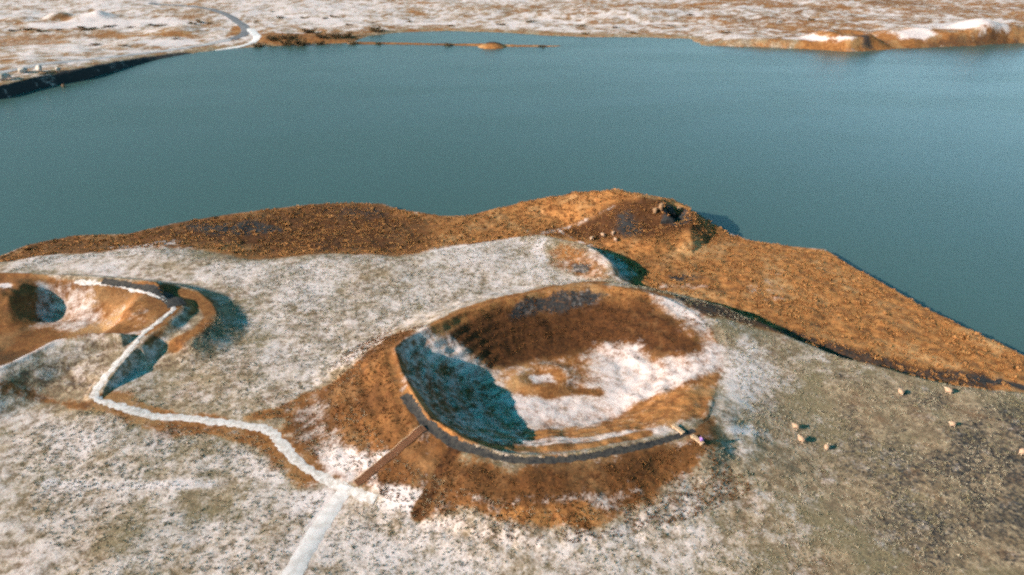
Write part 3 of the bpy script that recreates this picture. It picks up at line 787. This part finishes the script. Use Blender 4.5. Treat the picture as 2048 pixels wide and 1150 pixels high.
def skinned(name, V, E, m, root=0, sub=2, parent=None):
    me = bpy.data.meshes.new(name); me.from_pydata([v[0] for v in V], E, [])
    o = bpy.data.objects.new(name, me); C.objects.link(o)
    md = o.modifiers.new('skin', 'SKIN'); md.use_smooth_shade = True
    for i, v in enumerate(V):
        sv = me.skin_vertices[0].data[i]; r = v[1]
        sv.radius = (r, r) if not isinstance(r, tuple) else r
        sv.use_root = (i == root)
    sd = o.modifiers.new('sub', 'SUBSURF'); sd.levels = sub; sd.render_levels = sub
    dg = bpy.context.evaluated_depsgraph_get()
    nm = bpy.data.meshes.new_from_object(o.evaluated_get(dg))
    nm.name = name
    bpy.data.objects.remove(o)
    return link(name, nm, m, parent)

SKIN = simple('skin', (0.42, 0.25, 0.18), (0.47, 0.29, 0.21), 30, 0.6, 0)
PURPLE = simple('purple_jacket_cloth', (0.20, 0.10, 0.34), (0.28, 0.15, 0.44), 30, 0.8, 0.2, 0.2, 0.01)
NAVY = simple('navy_trouser_cloth', (0.012, 0.016, 0.05), (0.02, 0.025, 0.07), 30, 0.85, 0.2, 0.2, 0.01)
HAIR = simple('brown_hair', (0.05, 0.028, 0.015), (0.09, 0.05, 0.028), 60, 0.6, 0.2, 0.3, 0.01)
SHOE = simple('black_shoe', (0.012, 0.012, 0.014), (0.02, 0.02, 0.022), 30, 0.6, 0)
def person(loc, rz):
    """seated, facing local +Y, hands on the thighs; seat top at 0.49"""
    V = [((0, 0, 0.60), 0.13), ((0, 0.0, 0.76), 0.125), ((0, 0.02, 0.95), 0.14), ((0, 0.03, 1.07), 0.075), ((0, 0.05, 1.14), 0.052),
         ((0, 0.065, 1.20), 0.078), ((0, 0.07, 1.27), 0.085), ((0, 0.068, 1.335), 0.06)]
    E = [(i, i + 1) for i in range(7)]
    def add(co, r, par):
        V.append((co, r)); E.append((par, len(V) - 1)); return len(V) - 1
    for s in (-1, 1):
        k = add((s * 0.095, 0.05, 0.585), 0.088, 0); k = add((s * 0.11, 0.28, 0.57), 0.075, k); k = add((s * 0.115, 0.47, 0.545), 0.058, k)
        k = add((s * 0.12, 0.50, 0.33), 0.05, k); k = add((s * 0.12, 0.47, 0.11), 0.036, k); k = add((s * 0.125, 0.53, 0.05), 0.036, k); add((s * 0.135, 0.66, 0.035), 0.032, k)
        k = add((s * 0.17, 0.02, 1.02), 0.06, 3); k = add((s * 0.235, -0.01, 0.87), 0.045, k); k = add((s * 0.245, 0.06, 0.74), 0.04, k)
        k = add((s * 0.19, 0.22, 0.69), 0.033, k); k = add((s * 0.165, 0.285, 0.675), 0.026, k); p = add((s * 0.15, 0.33, 0.67), 0.028, k)
        for j, (dx, ln) in enumerate(((-0.027, 0.070), (-0.009, 0.080), (0.009, 0.076), (0.027, 0.060))):
            q = add((s * 0.15 + dx, 0.365, 0.668), 0.0095, p); q = add((s * 0.15 + dx * 1.1, 0.365 + ln * 0.55, 0.663), 0.0085, q); add((s * 0.15 + dx * 1.15, 0.365 + ln, 0.645), 0.0075, q)
        q = add((s * 0.15 - s * 0.035, 0.31, 0.665), 0.011, k); add((s * 0.15 - s * 0.05, 0.345, 0.655), 0.0085, q)
    o = skinned('person', V, E, SKIN)
    o.location = loc; o.rotation_euler = (0, 0, rz)
    # face: nose, ears, eyes and mouth worked as small parts
    bm = bmesh.new()
    bmesh.ops.create_icosphere(bm, subdivisions=2, radius=1, matrix=Matrix.Translation((0, 0.158, 1.255)) @ Matrix.Diagonal((0.014, 0.02, 0.024, 1)))
    frombm('nose', bm, SKIN, o)
    for s in (-1, 1):
        bm = bmesh.new()
        bmesh.ops.create_icosphere(bm, subdivisions=2, radius=1, matrix=Matrix.Translation((s * 0.084, 0.065, 1.258)) @ Matrix.Diagonal((0.012, 0.022, 0.032, 1)))
        frombm('ear', bm, SKIN, o)
        bm = bmesh.new()
        bmesh.ops.create_icosphere(bm, subdivisions=2, radius=0.011, matrix=Matrix.Translation((s * 0.032, 0.146, 1.272)))
        frombm('eye', bm, SHOE, o)
    bm = bmesh.new(); bmesh.ops.create_icosphere(bm, subdivisions=2, radius=1, matrix=Matrix.Translation((0, 0.142, 1.215)) @ Matrix.Diagonal((0.024, 0.009, 0.006, 1)))
    frombm('mouth', bm, simple('lips', (0.3, 0.1, 0.09), (0.32, 0.12, 0.1), 10, 0.5, 0), o)
    bm = bmesh.new()
    bmesh.ops.create_icosphere(bm, subdivisions=3, radius=1, matrix=Matrix.Translation((0, 0.045, 1.285)) @ Matrix.Diagonal((0.098, 0.108, 0.105, 1)))
    bmesh.ops.delete(bm, geom=[v for v in bm.verts if v.co.y > 0.115 and v.co.z < 1.33], context='VERTS')
    for v in bm.verts:
        if v.co.z < 1.24: v.co.z -= 0.06
    frombm('hair', bm, HAIR, o)
    # clothing follows the body
    J = [((0, 0, 0.53), 0.165), ((0, 0, 0.64), 0.16), ((0, 0.0, 0.78), 0.15), ((0, 0.02, 0.95), 0.165), ((0, 0.03, 1.06), 0.10), ((0, 0.04, 1.10), 0.075)]
    JE = [(i, i + 1) for i in range(5)]
    for s in (-1, 1):
        for co, r, first in (((s * 0.17, 0.02, 1.02), 0.082, True), ((s * 0.235, -0.01, 0.87), 0.066, False), ((s * 0.245, 0.06, 0.74), 0.058, False), ((s * 0.19, 0.22, 0.69), 0.05, False), ((s * 0.175, 0.262, 0.68), 0.045, False)):
            J.append((co, r)); JE.append((4 if first else len(J) - 2, len(J) - 1))
    skinned('jacket', J, JE, PURPLE, 0, 2, o)
    T = [((0, -0.02, 0.585), 0.15), ((0, 0, 0.68), 0.13)]; TE = [(0, 1)]
    for s in (-1, 1):
        par = 0
        for co, r in (((s * 0.095, 0.05, 0.585), 0.105), ((s * 0.11, 0.28, 0.57), 0.09), ((s * 0.115, 0.47, 0.545), 0.075), ((s * 0.12, 0.50, 0.33), 0.066), ((s * 0.12, 0.475, 0.13), 0.06)):
            T.append((co, r)); TE.append((par, len(T) - 1)); par = len(T) - 1
    skinned('trousers', T, TE, NAVY, 0, 2, o)
    for s in (-1, 1):
        skinned('shoe', [((s * 0.12, 0.46, 0.075), 0.052), ((s * 0.125, 0.55, 0.05), 0.05), ((s * 0.135, 0.67, 0.04), 0.042)], [(0, 1), (1, 2)], SHOE, 0, 2, o)
    tag(o, 'person in a purple jacket and navy trousers sitting on the bench by the rim', 'person')
    return o
bl = b2.matrix_basis.copy(); br = b2.rotation_euler.z
v = Vector((0.55, 0.06, 0)); v.rotate(b2.rotation_euler)
person(b2.location + v, br)

# ------------------------------------------------------------------ sheep
WOOL = simple('cream_wool', (0.32, 0.20, 0.135), (0.45, 0.295, 0.205), 14.0, 0.95, 0.8, 0.1, 0.03)
SHEEPSKIN = simple('sheep_face_hair', (0.50, 0.36, 0.25), (0.60, 0.45, 0.33), 20.0, 0.9, 0.2, 0.1, 0.01)
def make_sheep():
    V = [((-0.36, 0, 0.62), 0.17), ((-0.05, 0, 0.60), 0.19), ((0.28, 0, 0.62), 0.18), ((0.46, 0, 0.76), 0.10), ((0.57, 0, 0.90), 0.085), ((0.68, 0, 0.86), 0.065), ((0.79, 0, 0.80), 0.042)]
    E = [(i, i + 1) for i in range(6)]
    def add(co, r, par):
        V.append((co, r)); E.append((par, len(V) - 1)); return len(V) - 1
    for s in (-1, 1):
        k = add((-0.38, s * 0.13, 0.50), 0.085, 0); k = add((-0.34, s * 0.135, 0.38), 0.055, k); k = add((-0.43, s * 0.135, 0.25), 0.034, k); k = add((-0.40, s * 0.135, 0.06), 0.026, k); add((-0.37, s * 0.135, 0.02), 0.03, k)
        k = add((0.28, s * 0.12, 0.46), 0.075, 2); k = add((0.29, s * 0.125, 0.27), 0.036, k); k = add((0.28, s * 0.125, 0.06), 0.025, k); add((0.31, s * 0.125, 0.02), 0.03, k)
        k = add((0.545, s * 0.10, 0.93), 0.026, 4); add((0.53, s * 0.17, 0.90), 0.016, k)
    k = add((-0.54, 0, 0.62), 0.04, 0); add((-0.58, 0, 0.50), 0.028, k)
    o = skinned('sheep', V, E, SHEEPSKIN)
    bm = bmesh.new(); bmesh.ops.create_icosphere(bm, subdivisions=4, radius=1.0)
    for v in bm.verts:
        c = v.co.copy(); k = 1 + 0.10 * math.sin(9 * c.x + 3 * c.z) * math.sin(8 * c.y + 2 * c.x) + 0.05 * math.sin(23 * c.x) * math.sin(21 * c.y + 5) * math.sin(19 * c.z)
        x = c.x * 0.60 * k; y = c.y * 0.37 * k; z = 0.64 + c.z * 0.335 * k + 0.03 * c.x
        if c.x > 0.75: z += 0.10 * (c.x - 0.75) / 0.25
        v.co = (x, y, z)
    frombm('fleece', bm, WOOL, o)
    return o
sheep0 = make_sheep(); first = True
SHEEP = [(1590, 858, 1.05, 150, 'round cream sheep nearest the white snow patch beside the crater'),
         (1601, 884, 1.15, 120, 'largest cream sheep of the three close together right of the benches'),
         (1652, 899, 0.98, 60, 'narrow cream sheep, rightmost of the three close together in the field'),
         (1800, 789, 1.05, 100, 'cream sheep left of its neighbour just below the heath edge'),
         (1895, 787, 1.22, 140, 'cream sheep standing right of its neighbour just below the heath edge'),
         (1903, 853, 1.02, 170, 'lone cream sheep in the middle of the dark right field'),
         (2043, 909, 1.15, 20, 'cream sheep at the very right edge of the photo'),
         (1183, 481, 1.1, 30, 'tan sheep at the left end of the group below the hill'),
         (1206, 473, 1.1, 150, 'tan sheep second from the left in the group below the hill'),
         (1226, 469, 1.05, 60, 'tan sheep farthest up the slope in the group below the hill'),
         (1231, 483, 1.05, 120, 'tan sheep at the lower right of the group below the hill')]
SP_ = drops([(q[0], q[1]) for q in SHEEP])
for (px, py, s, a, lab), (x, y) in zip(SHEEP, SP_):
    o = sheep0 if first else copy_tree(sheep0); first = False
    o.location = (x, y, hz(x, y) - 0.02); o.rotation_euler = (0, 0, math.radians(a)); o.scale = (s * 0.76, s * 0.92, s * 0.92)
    tag(o, lab, 'sheep', 'sheep grazing round the crater')

# ------------------------------------------------------------------ rocks
PALE = simple('pale_frosted_rock', (0.24, 0.19, 0.15), (0.52, 0.47, 0.44), 1.2, 0.9, 0.6, 0.2, 0.15)
TANROCK = simple('tan_lava_rock', (0.13, 0.075, 0.042), (0.26, 0.155, 0.09), 2.0, 0.9, 0.6, 0.2, 0.1)
BLACKROCK = simple('black_lava_rock', (0.010, 0.010, 0.012), (0.035, 0.033, 0.033), 1.5, 0.85, 0.8, 0.2, 0.15)
def rock_bm(bm, c, s, seed, rz=0.0, sub=3):
    r = bmesh.ops.create_icosphere(bm, subdivisions=sub, radius=1.0)
    R = random.Random(seed); ax = [Vector((R.gauss(0, 1), R.gauss(0, 1), R.gauss(0, 1))).normalized() for _ in range(9)]
    cut = [R.uniform(0.50, 0.88) for _ in ax]
    M = Matrix.Rotation(rz, 4, 'Z')
    for v in r['verts']:
        d = v.co.normalized(); k = 1.0
        for a, q in zip(ax, cut):
            t = d.dot(a)
            if t > 0: k = min(k, q / max(t, 0.01))
        k *= 1 + 0.05 * math.sin(7 * d.x + seed) * math.sin(6 * d.y) + 0.03 * math.sin(15 * d.z + 9 * d.x)
        p = M @ Vector((d.x * k * s[0], d.y * k * s[1], d.z * k * s[2]))
        v.co = p + Vector(c)
def boulder(px, py, s, seed, m, label, group, sink=0.25):
    x, y = drop(px, py); z = max(hz(x, y), -0.2)
    bm = bmesh.new(); rock_bm(bm, (0, 0, s[2] * (1 - sink)), s, seed, seed * 0.7)
    o = frombm('boulder', bm, m, None, True); o.location = (x, y, z)
    tag(o, label, 'boulder', group)
G1 = 'pale boulders on the far left bank'
boulder(3, 160, (3.0, 2.4, 2.2), 1, PALE, 'large pale boulder cut by the left edge of the photo', G1)
boulder(18, 156, (1.5, 1.3, 1.1), 2, PALE, 'small tan boulder next to the large one at the left edge', G1)
boulder(47, 145, (2.9, 2.0, 1.3), 3, PALE, 'widest low white boulder on the far left bank', G1)
boulder(80, 143, (2.2, 1.8, 1.7), 4, PALE, 'tall pale boulder with a dark right side on the far left bank', G1)
boulder(118, 142, (1.4, 1.2, 1.2), 5, PALE, 'pale boulder at the right end of the row on the far left bank', G1)
boulder(95, 147, (4.6, 1.0, 0.45), 6, TANROCK, 'long flat grey slab lying at the top of the dark bank', G1)
boulder(128, 174, (1.2, 0.9, 0.9), 7, TANROCK, 'small pinkish boulder in the water below the dark left bank', G1)
G2 = 'tan boulders beside the black outcrop'
boulder(1310, 426, (0.75, 0.7, 0.8), 11, TANROCK, 'tan boulder left of the black hollow on the hill, the lower one', G2)
boulder(1321, 420, (0.8, 0.9, 1.1), 12, TANROCK, 'upright tan boulder touching the left side of the black hollow', G2)
boulder(1358, 421, (0.9, 0.8, 0.6), 13, TANROCK, 'tan boulder right of the black hollow on the hill', G2)
def outcrop():
    pl = [(1334, 440, 2.0, 1.4, 1.5), (1338, 423, 1.6, 1.8, 1.9), (1350, 440, 2.4, 1.6, 1.3), (1362, 438, 2.4, 1.5, 1.1)]
    W = drops([(q[0], q[1]) for q in pl]); x0, y0 = W[0]; z0 = hz(x0, y0)
    bm = bmesh.new()
    for i, (q, (x, y)) in enumerate(zip(pl, W)):
        rock_bm(bm, (x - x0, y - y0, hz(x, y) - z0 - q[4] * 0.05), q[2:], 40 + i, i * 1.3)
    o = frombm('rock_outcrop', bm, BLACKROCK, None, False); o.location = (x0, y0, z0)
    tag(o, 'jagged black lava outcrop with hollow on the right of the lakeside hill', 'rock outcrop')
outcrop()

# ------------------------------------------------------------------ shrubs on the far side
BARK = simple('shrub_bark', (0.05, 0.032, 0.02), (0.09, 0.06, 0.04), 3.0, 0.9, 0)
TWIG = simple('dark_twigs', (0.055, 0.036, 0.018), (0.13, 0.078, 0.034), 0.8, 0.95, 0)
def make_shrub(seed, nleaf=520):
    R = random.Random(seed)
    root = empty('shrub', (0, 0, 0))
    bm = bmesh.new(); cl = []
    for k in range(7):
        a = R.uniform(0, 6.28); ln = R.uniform(0.5, 0.9); p0 = Vector((0, 0, -0.1)); d = Vector((math.cos(a) * 0.9, math.sin(a) * 0.9, 0.9)).normalized()
        r = 0.05
        for sgm in range(3):
            p1 = p0 + d * ln * 0.5
            q = d.to_track_quat('Z', 'Y').to_matrix().to_4x4()
            bmesh.ops.create_cone(bm, segments=5, radius1=r, radius2=r * 0.65, depth=(p1 - p0).length, matrix=Matrix.Translation((p0 + p1) / 2) @ q)
            p0 = p1; r *= 0.65; d = (d + Vector((R.uniform(-.4, .4), R.uniform(-.4, .4), R.uniform(0, .3)))).normalized()
            cl.append(p0.copy())
    frombm('trunk', bm, BARK, root)
    bm = bmesh.new()
    for k in range(nleaf):
        c = R.choice(cl); p = c + Vector((R.gauss(0, .2), R.gauss(0, .2), R.gauss(0, .15)))
        if p.z < 0.02: p.z = 0.05
        u = Vector((R.gauss(0, 1), R.gauss(0, 1), R.gauss(0, 1))).normalized() * R.uniform(0.06, 0.13)
        w = u.cross(Vector((R.gauss(0, 1), R.gauss(0, 1), R.gauss(0, 1)))).normalized() * R.uniform(0.04, 0.09)
        bm.faces.new([bm.verts.new(p + u), bm.verts.new(p + w), bm.verts.new(p - u), bm.verts.new(p - w)])
    frombm('crown', bm, TWIG, root, False)
    return root
protos = [make_shrub(5), make_shrub(9)]; used = [False, False]
SH = [(545, 80, 4.5, 3.0, 'wide dark shrub just right of the snowy track by the far shore'),
      (571, 91, 4.0, 4.0, 'dark round shrub at the waterline nearest the snowy track'),
      (603, 91, 5.0, 4.2, 'largest dark shrub at the waterline of the far shore'),
      (639, 89, 3.0, 2.2, 'small dark shrub at the waterline left of the lagoon'),
      (578, 76, 6.0, 2.6, 'low wide shrub on the bank behind the waterline shrubs'),
      (647, 75, 4.5, 2.6, 'dark low shrub left of another on the orange bank by the lagoon'),
      (672, 74, 5.5, 2.6, 'dark low shrub in the middle of the orange bank by the lagoon'),
      (698, 74, 4.5, 2.6, 'dark low shrub at the right end of the orange bank by the lagoon'),
      (752, 63, 5.5, 3.2, 'dark shrub at the back left corner of the lagoon'),
      (620, 66, 5.0, 3.5, 'brown shrub on the snowy slope above the bank shrubs'),
      (704, 88, 3.0, 2.2, 'small dark shrub where the thin spit leaves the shore'),
      (755, 88, 2.6, 1.5, 'small low shrub on the left half of the thin spit'),
      (896, 91, 3.0, 1.6, 'small low shrub on the spit just left of the islet mound'),
      (1082, 93, 2.6, 1.2, 'small low shrub near the right end of the thin spit'),
      (518, 93, 4.0, 2.6, 'low brown shrub on the shore below the end of the track')]
RS = random.Random(3)
PL = [(32, 62), (58, 60), (86, 63), (118, 60), (160, 56), (172, 60), (186, 58), (206, 56), (222, 53), (262, 55), (300, 50), (320, 52), (400, 45), (418, 47), (386, 48), (352, 78), (244, 92), (190, 90), (512, 45), (560, 36), (610, 36), (650, 37),
      (668, 34), (545, 24), (700, 50), (745, 46), (820, 44), (900, 52), (1000, 50), (1060, 44), (1160, 52), (1230, 56), (1260, 66), (1340, 52), (1450, 66), (1380, 30), (1620, 40), (1560, 44), (1708, 32), (1170, 68)]
allp = drops([(q[0], q[1]) for q in SH + PL])
for i, q in enumerate(SH + PL):
    x, y = allp[i]; k = i % 2
    o = protos[k] if not used[k] else copy_tree(protos[k]); used[k] = True
    o.location = (x, y, max(hz(x, y), 0) - 0.1); o.rotation_euler = (0, 0, RS.uniform(0, 6.28))
    if i < len(SH):
        o.scale = (q[2], q[2], q[3]); tag(o, q[4], 'shrub', 'shrubs along the far shore')
    else:
        s = RS.uniform(1.8, 3.6); o.scale = (s * 1.3, s, s * RS.uniform(0.3, 0.5))
        tag(o, 'low dark shrub standing scattered on the snowy plain beyond the lake', 'shrub', 'scattered shrubs on the far plain')

# ------------------------------------------------------------------ ground cover nobody could count
def scatter_mesh(name, V, F, m, cols=None):
    me = bpy.data.meshes.new(name)
    k = F.shape[1]
    me.vertices.add(len(V)); me.vertices.foreach_set('co', V.astype(np.float32).ravel())
    me.loops.add(F.size); me.loops.foreach_set('vertex_index', F.astype(np.int32).ravel())
    me.polygons.add(len(F)); me.polygons.foreach_set('loop_start', np.arange(0, F.size, k, dtype=np.int32))
    if cols is not None:
        a = me.attributes.new('shade', 'FLOAT', 'POINT'); a.data.foreach_set('value', cols.astype(np.float32))
    me.update(calc_edges=True)
    return link(name, me, m, smooth=False)

def sprigs(X, Y, S, H, per, R):
    """tufts of little pointed blades: per blades to a tuft"""
    n = len(X); Z = hfun(X, Y)
    a = R.uniform(0, 2 * np.pi, (n, per)); rr = np.sqrt(R.uniform(0, 1, (n, per))) * S[:, None]
    bx = X[:, None] + np.cos(a) * rr * 0.7; by = Y[:, None] + np.sin(a) * rr * 0.7
    bz = np.broadcast_to(Z[:, None], bx.shape) - 0.05
    hh = H[:, None] * R.uniform(0.6, 1.15, (n, per)) * (1.05 - 0.6 * rr / S[:, None])
    lean = rr * 0.5 + R.uniform(0, 0.25, (n, per)) * S[:, None]
    tx = bx + np.cos(a) * lean; ty = by + np.sin(a) * lean; tz = bz + 0.05 + hh
    w = S[:, None] * R.uniform(0.22, 0.42, (n, per)); b = R.uniform(0, np.pi, (n, per))
    p0 = np.stack([bx - np.cos(b) * w, by - np.sin(b) * w, bz], -1); p1 = np.stack([bx + np.cos(b) * w, by + np.sin(b) * w, bz], -1)
    p2 = np.stack([tx + np.cos(b) * w * 0.35, ty + np.sin(b) * w * 0.35, tz], -1); p3 = np.stack([tx - np.cos(b) * w * 0.35, ty - np.sin(b) * w * 0.35, tz], -1)
    V = np.stack([p0, p1, p2, p3], 2).reshape(-1, 3)
    F = np.arange(len(V)).reshape(-1, 4)
    c = np.repeat(np.clip(R.normal(0.5, 0.2, n)[:, None] + R.normal(0, 0.08, (n, per)), 0, 1).ravel(), 4)
    return V, F, c

def sprig_mat(name, c1, c2, c3):
    m, nn, l, b = new_mat(name); t = NT(m)
    sh = t.attr('shade'); f = t.noise(0.35, 3, 0.6)
    col = t.mix(sh, c1, c2); col = t.mix(t.rng(f, 0.42, 0.68), col, c3)
    l.new(col, b.inputs['Base Color']); b.inputs['Roughness'].default_value = 0.95; b.inputs['Specular IOR Level'].default_value = 0.1
    return m

RG = np.random.default_rng(4)
def heather():
    N = 110000
    X = RG.uniform(-130, 112, N); Y = RG.uniform(84, 195, N)
    d1 = sdf(NEAR, X, Y, 60.0); F = sdf(FIELD, X, Y, 40.0)
    nz = fbm(X, Y, 7.0, 4, 201)
    k = (d1 > 0.2) & (F < -0.5) & (nz + RG.uniform(-0.4, 0.4, N) > 0.0) & (np.abs(X) < Y * 0.88 + 3)
    dsp, _, _ = dline(SPUR, X, Y, None, 20.0); k &= dsp > 6.0
    X, Y, nz = X[k][:9000], Y[k][:9000], nz[k][:9000]
    S = RG.gamma(4.0, 0.06, len(X)) + 0.10; H = S * RG.uniform(0.30, 0.65, len(X))
    V, F_, c = sprigs(X, Y, S, H, 16, RG)
    o = scatter_mesh('heather', V, F_, sprig_mat('heather', (0.16, 0.070, 0.025), (0.40, 0.190, 0.070), (0.26, 0.125, 0.048)), c)
    tag(o, 'brown and orange heather tufts covering the strip along the near shore', 'heather', kind='stuff')
heather()
def grass():
    N = 90000
    X = RG.uniform(-105, 105, N); Y = RG.uniform(52, 150, N)
    k = (sdf(FIELD, X, Y, 40.0) > 1.0) & (np.abs(X) < Y * 0.92 + 4) & (np.hypot(X - 6, Y - 90.5) > 30) & (np.hypot(X + 84, Y - 105) > 30)
    k &= fbm(X, Y, 6.0, 4, 205) + RG.uniform(-0.3, 0.3, N) > -0.05
    X, Y = X[k][:30000], Y[k][:30000]
    keep = np.ones(len(X), bool)
    for q in PATHS:
        d, _, _ = dline(q, X, Y, None, 10.0); keep &= d > 1.7
    X, Y = X[keep], Y[keep]
    S = RG.uniform(0.10, 0.24, len(X)); H = RG.uniform(0.10, 0.26, len(X))
    V, F_, c = sprigs(X, Y, S, H, 7, RG)
    o = scatter_mesh('grass', V, F_, sprig_mat('dry_grass', (0.12, 0.095, 0.058), (0.42, 0.36, 0.28), (0.20, 0.17, 0.10)), c)
    tag(o, 'short dry tan grass tufts on the frosted fields', 'grass', kind='stuff')
grass()

def crater_grass():
    N = 60000
    X = RG.uniform(-36, 50, N); Y = RG.uniform(52, 128, N)
    a, r, R = polar(X, Y, CRATER_C, CR_T); rho = r / R
    out_ = (r > R + 1.2) & (r < R + 11) & (np.cos(a + 1.9) > -0.1) & (np.cos(a) < 0.72)
    in_ = (rho > 0.5) & (rho < 0.97) & (np.sin(a) > 0.35)
    in_ &= RG.uniform(0, 1, N) < 0.3
    k = (out_ | in_) & (fbm(X, Y, 4.0, 4, 207) + RG.uniform(-0.3, 0.3, N) > 0.0)
    for q in PATHS:
        d, _, _ = dline(q, X, Y, None, 10.0); k &= d > 1.5
    d, _, _ = dline(drops([(712, 968), (850, 856)]), X, Y, None, 10.0); k &= d > 1.1
    X, Y = X[k][:5200], Y[k][:5200]
    S = RG.uniform(0.10, 0.28, len(X)); H = RG.uniform(0.08, 0.20, len(X))
    V, F_, c = sprigs(X, Y, S, H, 9, RG)
    o = scatter_mesh('crater_grass', V, F_, sprig_mat('brown_grass', (0.085, 0.036, 0.013), (0.23, 0.105, 0.038), (0.12, 0.050, 0.018)), c)
    tag(o, 'short brown grass tufts on the slopes of the large crater', 'grass', kind='stuff')
crater_grass()
# ------------------------------------------------------------------ light, air, camera
E_SUN, A_SUN = math.radians(23.0), math.radians(22.0)      # height; the light travels towards +x and a little +y
L = Vector((math.cos(E_SUN) * math.cos(A_SUN), math.cos(E_SUN) * math.sin(A_SUN), -math.sin(E_SUN)))
sun = bpy.data.lights.new('sun', 'SUN'); sun.energy = 5.0; sun.angle = math.radians(0.55); sun.color = (1.0, 0.84, 0.72)
so = bpy.data.objects.new('sun', sun); C.objects.link(so); so.rotation_euler = L.to_track_quat('-Z', 'Y').to_euler()
w = bpy.data.worlds.new('World'); sc.world = w; w.use_nodes = True
n = w.node_tree.nodes; l = w.node_tree.links
sky = n.new('ShaderNodeTexSky'); sky.sky_type = 'NISHITA'; sky.sun_disc = False
sky.sun_elevation = E_SUN; sky.sun_rotation = math.radians(90 - 22 + 180)
sky.air_density = 1.0; sky.dust_density = 1.6; sky.ozone_density = 1.6
tint = n.new('ShaderNodeMix'); tint.data_type = 'RGBA'; tint.blend_type = 'MULTIPLY'; tint.inputs[0].default_value = 1.0
l.new(sky.outputs[0], tint.inputs[6]); tint.inputs[7].default_value = (0.50, 0.92, 1.0, 1)
# unseen sky, blue-green overhead for teal shadows, added pale band low down, palest right
tc = n.new('ShaderNodeTexCoord'); sep = n.new('ShaderNodeSeparateXYZ'); l.new(tc.outputs['Generated'], sep.inputs[0])
hz_ = n.new('ShaderNodeMapRange'); hz_.interpolation_type = 'SMOOTHSTEP'; l.new(sep.outputs['Z'], hz_.inputs['Value'])
hz_.inputs['From Min'].default_value = 0.54; hz_.inputs['From Max'].default_value = 0.16
rt = n.new('ShaderNodeMapRange'); l.new(sep.outputs['X'], rt.inputs['Value'])
rt.inputs['From Min'].default_value = -0.6; rt.inputs['From Max'].default_value = 0.5; rt.inputs['To Min'].default_value = 0.65; rt.inputs['To Max'].default_value = 1.35
bandc = n.new('ShaderNodeMix'); bandc.data_type = 'RGBA'; bandc.blend_type = 'MULTIPLY'; bandc.inputs[0].default_value = 1.0
bandc.inputs[6].default_value = (1.36, 1.52, 1.50, 1); l.new(rt.outputs[0], bandc.inputs[7])
band = n.new('ShaderNodeMix'); band.data_type = 'RGBA'; l.new(hz_.outputs[0], band.inputs[0])  # band added to brighten what the lake reflects
band.inputs[6].default_value = (0.07, 1.0, 0.93, 1); l.new(bandc.outputs[2], band.inputs[7])
l.new(band.outputs[2], tint.inputs[7])
l.new(tint.outputs[2], n['Background'].inputs['Color']); n['Background'].inputs['Strength'].default_value = 0.072

cam = bpy.data.cameras.new('camera'); cam.lens = 36.0 * FPX / 2048; cam.sensor_width = 36.0; cam.clip_end = 30000; cam.clip_start = 0.5
co = bpy.data.objects.new('camera', cam); C.objects.link(co)
co.location = (0, 0, CAM_H); co.rotation_euler = (math.pi / 2 - PITCH, 0, 0)
sc.camera = co
sc.view_settings.view_transform = 'Standard'; sc.view_settings.look = 'None'; sc.view_settings.gamma = 1.0
sc.view_settings.exposure = 1.17
sc.render.resolution_x = 1024; sc.render.resolution_y = 575
sc.cycles.filter_width = 2.5
sc.cycles.max_bounces = 6
sc.cycles.use_denoising = False
sc.cycles.use_adaptive_sampling = True; sc.cycles.adaptive_threshold = 0.06; sc.cycles.adaptive_min_samples = 20
